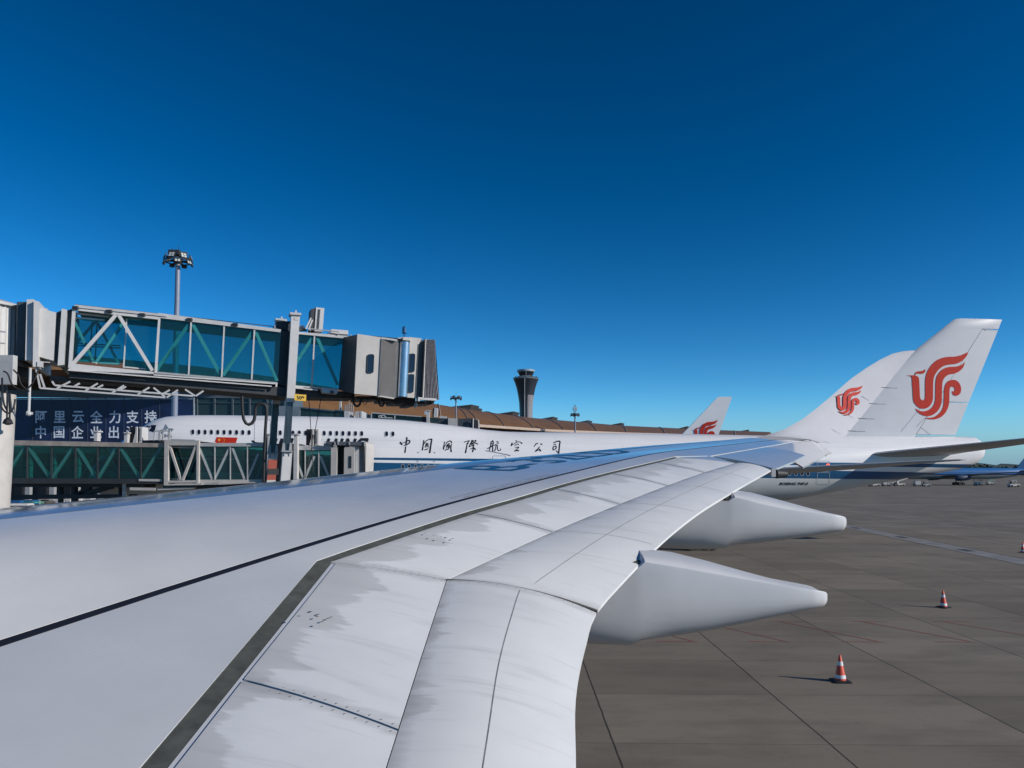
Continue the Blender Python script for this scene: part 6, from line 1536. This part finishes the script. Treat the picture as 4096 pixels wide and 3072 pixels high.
# white airliner behind the double-decker: only its red-emblem fin, winglet and a bit of roof show
Yf = 130; n0 = at(700, 434, Yf); fx = at(693, 434, Yf).x
WP = simple_airliner('white airliner hidden behind the double-decker except for its smaller red-emblem fin', (fx - 56.0, Yf, 0), 0, 63, 2.9, 5.9, [M['jetwhite'], M['jetwhite'], M['wing747'], M['jetwhite']], 9.0, 54.5, 8.6)
def wp_fin(x, y):
    px, py = 682.0 + 0, 0
    q = at(681.5 + x*36.0*1.0 + 0.0, 440.5 - y*0 - (y*36.0) + 17.5, Yf - .34); return q - Vector(WP.location)
for ch in children(WP):
    if ch.name.startswith('tail_fin'): # the fin outline is taken straight from the photo
        P_ = [at(x, y, Yf) - Vector(WP.location) for x, y in ((674, 441), (682.3, 434), (717.5, 397.2), (719, 396.7), (732, 396.9), (718.3, 434.5), (717, 441))]
        me = ch.data; mb = MB(); zb_ = P_[0].z; zt_ = P_[3].z
        mb.loft([[p + Vector((0, -.30 + .2*(p.z-zb_)/(zt_-zb_), 0)) for p in P_], [p + Vector((0, .30 - .2*(p.z-zb_)/(zt_-zb_), 0)) for p in P_]], True, True)
        me.clear_geometry(); me.from_pydata(mb.v, [], mb.f)
        b_ = bmesh.new(); b_.from_mesh(me); bmesh.ops.recalc_face_normals(b_, faces=b_.faces); b_.to_mesh(me); b_.free(); me.update()
def wpmap(x, y):
    px, py = 692.5 + x*24.3, 421.0 - (y*26.6 - 17.6)
    q = at(px, py + 11.0 - 0, Yf - .36); return q - Vector(WP.location)
o_ = obj('tail_emblem', remap(EMB, lambda x, y: at(692.3 + x*25.4, 447.0 - y*24.9*1.02, Yf - .36) - Vector(WP.location)), M['red'], None, recalc=False); o_.parent = WP
# blue airliner across the taxiway
bluem, t, b = nmat('blue_airliner_livery'); tc = N(t, 'ShaderNodeTexCoord'); sp = N(t, 'ShaderNodeSeparateXYZ'); t.links.new(tc.outputs['Object'], sp.inputs[0])
z_ = sp.outputs[2]; s_ = sp.outputs[0]
f_ = math_(t, 'LESS_THAN', z_, 4.3); st_ = math_(t, 'MULTIPLY', math_(t, 'LESS_THAN', z_, 4.75), math_(t, 'GREATER_THAN', z_, 4.3))
wn_ = math_(t, 'MULTIPLY', math_(t, 'MULTIPLY', math_(t, 'LESS_THAN', math_(t, 'ABSOLUTE', math_(t, 'SUBTRACT', z_, 5.5)), .22), math_(t, 'LESS_THAN', math_(t, 'FRACT', math_(t, 'DIVIDE', s_, .75)), .5)), math_(t, 'GREATER_THAN', s_, 8.))
col = mixc(t, f_, (.03, .15, .38), (.22, .25, .26)); col = mixc(t, st_, col, (.01, .03, .09)); col = mixc(t, wn_, col, (.01, .02, .05))
t.links.new(col, b.inputs['Base Color']); b.inputs['Roughness'].default_value = .35
Yb = 335; tx = at(1019, 470, Yb).x
simple_airliner('blue airliner parked far across the apron, half hidden by the white tail', (tx - 58, Yb, 0), 0, 66, 2.45, 4.95, [bluem, M['blue'], M['darkpanel'], paint('engine_blue_grey', (.05, .07, .12), .4, .1, 1)], 8.5, 56.5, 8.5)

# ------------------------------------------------------------------ cones
def cone_at(px, py, label):
    d = ray(px, py); g_ = O + d*(-O.z/d.z)
    return g_
g0 = cone_at(840.5, 681.5, '')
CN = empty('traffic_cone', (0, 0, 0), '', 'traffic cone', 'traffic cones on the apron')
H_ = .70
mb = MB(); o8 = [Vector((.23*math.copysign(min(1, abs(math.cos(a))*1.35), math.cos(a)), .23*math.copysign(min(1, abs(math.sin(a))*1.35), math.sin(a)), 0)) for a in np.linspace(0, 2*math.pi, 25)[:-1]]
mb.loft([o8, [p + Vector((0, 0, .035)) for p in o8], [p*.8 + Vector((0, 0, .055)) for p in o8]], True, True); obj('base', mb, M['black'], CN, smooth=30)
cr = lambda z: .155*(1 - z/H_) + .028*(z/H_)
def frus(name, z0, z1, m, d=0.0):
    mb = MB(); mb.lathe((0, 0, 0), [(cr(z0) + d, z0), (cr(z1) + d, z1)], 28, False); return obj(name, mb, m, CN, smooth=40)
mb = MB(); mb.lathe((0, 0, 0), [(cr(.05), .05), (cr(.69), .69), (cr(.7)*.8, .70), (.012, .695)], 28, True); body = obj('body', mb, M['cone'], CN, smooth=40)
frus('reflective_sleeve', .10, .19, M['sleeve'], .003); frus('reflective_sleeve', .43, .54, M['sleeve'], .003)
CN.location = g0; CN['label'] = 'orange and white traffic cone nearest the wing, large on the bare concrete'
for px, py, lab in ((943.5, 607.6, 'traffic cone in the middle distance, just beyond the red hatching'), (1023.0, 552.6, 'traffic cone cut off by the right edge, beside the drain strip')):
    c = copy_tree(CN); c.location = cone_at(px, py, ''); c.rotation_euler.z = random.uniform(-.6, .6); c['label'] = lab

# ------------------------------------------------------------------ ground vehicles
def wheelset(o, xs, w_, r_, m=None):
    for x in xs:
        for y in (-w_/2, w_/2):
            mb = MB(); mb.tube([(x, y - .12, r_), (x, y + .12, r_)], r_, 14); obj('wheel', mb, M['black'], o)
def gpos(px, py):
    d = ray(px, py); return O + d*(-O.z/d.z)
def at_ground(px, Y): return Vector((at(px, 480, Y).x, Y, 0))
def baggage_cart(px, Y, label, m, rz=0, k=1.0):
    o = empty('baggage_cart', (0, 0, 0), label, 'baggage cart', 'baggage carts')
    mb = MB(); mb.box((0, 0, .5*k), (3.0*k, 1.5*k, .18*k)); obj('chassis', mb, M['dark'], o)
    mb = MB()
    for x in (-1.4, 1.4):
        for y in (-.7, .7): mb.beam((x*k, y*k, .55*k), (x*k, y*k, 2.0*k), .09*k)
    obj('frame', mb, M['cream'], o)
    mb = MB(); mb.hexa([(-1.6*k, -.85*k, 2.0*k), (1.6*k, -.85*k, 2.0*k), (1.6*k, .85*k, 2.0*k), (-1.6*k, .85*k, 2.0*k)], [(-1.5*k, -.7*k, 2.2*k), (1.5*k, -.7*k, 2.2*k), (1.5*k, .7*k, 2.2*k), (-1.5*k, .7*k, 2.2*k)]); obj('roof', mb, m, o)
    mb = MB(); mb.box((-.5*k, 0, 1.0*k), (1.2*k, 1.2*k, .8*k)); mb.box((.7*k, 0, .9*k), (.8*k, 1.2*k, .6*k)); obj('load', mb, M['lgrey'], o)
    wheelset(o, (-1.0*k, 1.0*k), 1.3*k, .24*k); mb = MB(); mb.beam((1.5*k, 0, .45*k), (2.4*k, 0, .35*k), .08); obj('tow_bar', mb, M['dark'], o)
    o.location = at_ground(px, Y); o.rotation_euler.z = rz; return o
def tractor(px, Y, label, m, rz=0):
    o = empty('baggage_tractor', (0, 0, 0), label, 'tractor', 'ground tractors')
    mb = MB(); mb.hexa([(-1.5, -.75, .35), (1.5, -.75, .35), (1.5, .75, .35), (-1.5, .75, .35)], [(-1.4, -.7, 1.0), (1.45, -.7, .95), (1.45, .7, .95), (-1.4, .7, 1.0)]); obj('body', mb, m, o)
    mb = MB()
    for x, y in ((-.9, -.65), (-.9, .65), (.35, -.65), (.35, .65)): mb.beam((x, y, 1.0), (x + .1, y, 2.0), .09)
    mb.box((-.22, 0, 2.02), (1.6, 1.45, .1)); obj('cab_frame', mb, m, o)
    mb = MB(); mb.box((-.5, 0, 1.15), (.5, 1.0, .3)); mb.box((-.75, 0, 1.4), (.14, 1.0, .5)); obj('seat', mb, M['black'], o)
    wheelset(o, (-.95, .95), 1.4, .36)
    o.location = at_ground(px, Y); o.rotation_euler.z = rz; return o
def belt_loader(px, Y, label, m, rz=0):
    o = empty('belt_loader', (0, 0, 0), label, 'belt loader', 'belt loaders')
    mb = MB(); mb.box((0, 0, .75), (4.2, 1.7, .55)); obj('chassis', mb, m, o)
    mb = MB(); mb.beam((-3.4, 0, .9), (3.6, 0, 2.9), 1.0, .25); obj('belt', mb, M['dark'], o)
    mb = MB(); mb.beam((-3.4, -.55, 1.1), (3.6, -.55, 3.1), .08, .2); mb.beam((-3.4, .55, 1.1), (3.6, .55, 3.1), .08, .2); obj('side_rail', mb, M['cream'], o)
    mb = MB(); mb.box((-1.2, -.9, 1.5), (.9, .5, 1.1)); obj('cab', mb, m, o)
    wheelset(o, (-1.4, 1.4), 1.6, .42); o.location = at_ground(px, Y); o.rotation_euler.z = rz; return o
def container(px, Y, label, m, rz=0, z=.5):
    o = empty('cargo_container', (0, 0, 0), label, 'container', 'cargo containers on dollies')
    mb = MB(); mb.loft([[Vector((x, y, zz)) for x, zz in ((-.78, .55), (-1.0, 1.1), (-1.0, 2.15), (1.0, 2.15), (1.0, .55))] for y in (-.75, .75)], True, True); obj('body', mb, m, o)
    mb = MB()
    for x in (-.5, 0, .5): mb.box((x, -.765, 1.35), (.05, .03, 1.5))
    mb.box((0, -.765, 2.1), (2.0, .03, .07)); mb.box((.1, -.765, .6), (1.8, .03, .07)); obj('rib', mb, M['grey'], o)
    mb = MB(); mb.box((0, 0, .42), (2.6, 1.7, .14)); obj('dolly', mb, M['dark'], o); wheelset(o, (-.9, .9), 1.4, .2)
    o.location = at_ground(px, Y); o.rotation_euler.z = rz; return o
def van(px, Y, label, m, rz=0):
    o = empty('van', (0, 0, 0), label, 'van')
    sec = [(-2.4, .4), (-2.4, 2.0), (1.2, 2.05), (1.9, 1.25), (2.45, 1.05), (2.5, .4)]
    mb = MB(); mb.loft([[Vector((x, y, z)) for x, z in sec] for y in (-.9, .9)], True, True); obj('body', mb, m, o)
    mb = MB(); mb.box((-1.5, -.91, 1.55), (1.3, .03, .55)); mb.box((0, -.91, 1.55), (1.2, .03, .55)); obj('window', mb, M['window'], o)
    mb = MB(); mb.hexa([(1.05, -.915, 1.3), (1.7, -.915, 1.3), (1.7, -.88, 1.3), (1.05, -.88, 1.3)], [(1.05, -.915, 1.85), (1.25, -.915, 1.85), (1.25, -.88, 1.85), (1.05, -.88, 1.85)]); obj('window', mb, M['window'], o)
    wheelset(o, (-1.5, 1.6), 1.7, .36)
    for y in (-.6, .6): mb = MB(); mb.box((2.48, y, .8), (.06, .3, .2)); obj('headlight', mb, M['lampglass'], o)
    o.location = at_ground(px, Y); o.rotation_euler.z = rz; return o
# beneath the lower jet bridge, far left
baggage_cart(55.5, 100, 'white roofed baggage cart right of the blue pallets, under the lower bridge', M['cream'], .1, 1.05)
baggage_cart(16, 84, 'tall white framed cart beside the round pillar', M['white'], .15)
for k, (px, Y, lab) in enumerate(((19, 118, 'blue cargo dolly nearer the round pillar'), (31, 119, 'blue cargo dolly right of its twin, under the lower bridge'))):
    o = empty('pallet_dolly', at_ground(px, Y), lab, 'dolly', 'blue pallet dollies')
    mb = MB(); c = at_ground(px, Y); mb.box(c + Vector((0, 0, .95)), (1.75, 1.8, .5)); obj('load', mb, M['blue'], o)
    mb = MB(); mb.box(c + Vector((0, 0, 1.25)), (1.6, 1.7, .1)); obj('cover', mb, M['blue'], o)
    mb = MB(); mb.box(c + Vector((0, 0, .55)), (1.9, 1.9, .25)); obj('deck', mb, M['dark'], o)
    for dx in (-.7, .7):
        mb = MB(); mb.tube([c + Vector((dx, -.95, .22)), c + Vector((dx, -.8, .22))], .22, 12); obj('wheel', mb, M['black'], o)
o = tractor(32.5, 92, 'green and white tractor under the left end of the lower bridge', M['greenpaint'], 2.9)
for px, Y, lab in ((66, 112, 'pale ribbed cargo container, leftmost of three under the lower bridge'), (76, 113, 'ribbed cargo container between two others under the lower bridge'), (87, 114, 'ribbed cargo container farthest right under the lower bridge')):
    container(px, Y, lab, M['lgrey'])
van(111, 96, 'dark blue van parked behind the wing under the lower bridge', M['blue'], .2)
mb = MB()
for k, x in enumerate((92.5, 93.8, 98.6, 102.8, 108.0)):
    q = at_ground(x, 84); 
# across the apron on the right, under the blue airliner
belt_loader(874, 300, 'low belt loader at the far left end of the vehicle row beyond the tail', M['lgrey'], .1)
baggage_cart(886, 305, 'pale baggage cart right of the far belt loader', M['cream'], 0, 1.1)
belt_loader(899, 310, 'belt loader with raised belt at the far airliner', M['cream'], .15)
container(917, 306, 'white cargo container beside the far engine', M['white'])
tractor(926, 300, 'small grey tractor right of the white far container', M['grey'])
baggage_cart(978, 318, 'dark cart under the tail of the blue airliner', M['dark'], 0, 1.1)
baggage_cart(990, 335, 'low green cart right of the dark cart under the blue airliner', M['greenpaint'], 0, 1.0)
o = tractor(1013.5, 285, 'white tractor with an open frame cab at the far right', M['cream'], 0); o.scale = (1.25, 1.25, 1.25)
baggage_cart(698.5, 56, 'dark low cart showing under the far flap fairing', M['dark'], .1, .8)

# ------------------------------------------------------------------ trees and hills on the horizon
def crown_mass(name, x0, x1, Y, h, dep, m, n, seed):
    random.seed(seed); mb = MB()
    for k in range(n):
        x = random.uniform(x0, x1); y = Y + random.uniform(-dep, dep); hh = h*random.uniform(.55, 1.0)*(1 + .12*math.sin(x*.03) + .10*math.sin(x*.083 + 1))
        cz = random.uniform(.25, 1)*hh; r_ = random.uniform(.8, 2.2)
        d = Vector((random.gauss(0, 1), random.gauss(0, 1), random.gauss(0, 1))).normalized(); e = d.orthogonal().normalized(); f = d.cross(e); c = Vector((x, y, cz))
        mb.face([c + e*r_, c + f*r_*.8, c - e*r_*.9, c - f*r_*.7])
    return tag(obj(name, mb, m, None, recalc=False), kind='stuff')
tm, t, b = nmat('distant_tree_foliage'); f_ = noise(t, coords(t), .25, 4); t.links.new(ramp(t, f_, [(.3, (.018, .032, .016)), (.7, (.05, .07, .032))]), b.inputs['Base Color']); b.inputs['Roughness'].default_value = .8
TYY = 900
crown_mass('distant_tree_belt', at(740, 470, TYY).x, at(1120, 470, TYY).x, TYY, 14.5, 18, tm, 9000, 5)
random.seed(11)
M['hill'] = paint('hill_forest', (.035, .06, .055), .9, .2, .002)
mb = MB(); rows = []; HY = 9000
for j in range(9):
    row = []
    for i in range(121):
        px = 560 + i*6; s = j/8; prof_ = 15.5*math.exp(-((px - 978)/30)**2) + 6*math.exp(-((px - 1040)/60)**2) + 7*math.exp(-((px - 880)/60)**2) + 3 + 1.2*math.sin(px*.13) + .8*math.sin(px*.37 + 1)
        hgt = prof_*HY/F*math.sin(min(1, s*1.0)*math.pi/2)*.98
        row.append(Vector((at(px, 472, HY).x*(1 + .12*s), HY + s*2500, hgt*(1 + .28*s) - 5)))
    rows.append(row)
mb.loft(rows, False, False); struct('hills', mb, M['hill'], smooth=180)
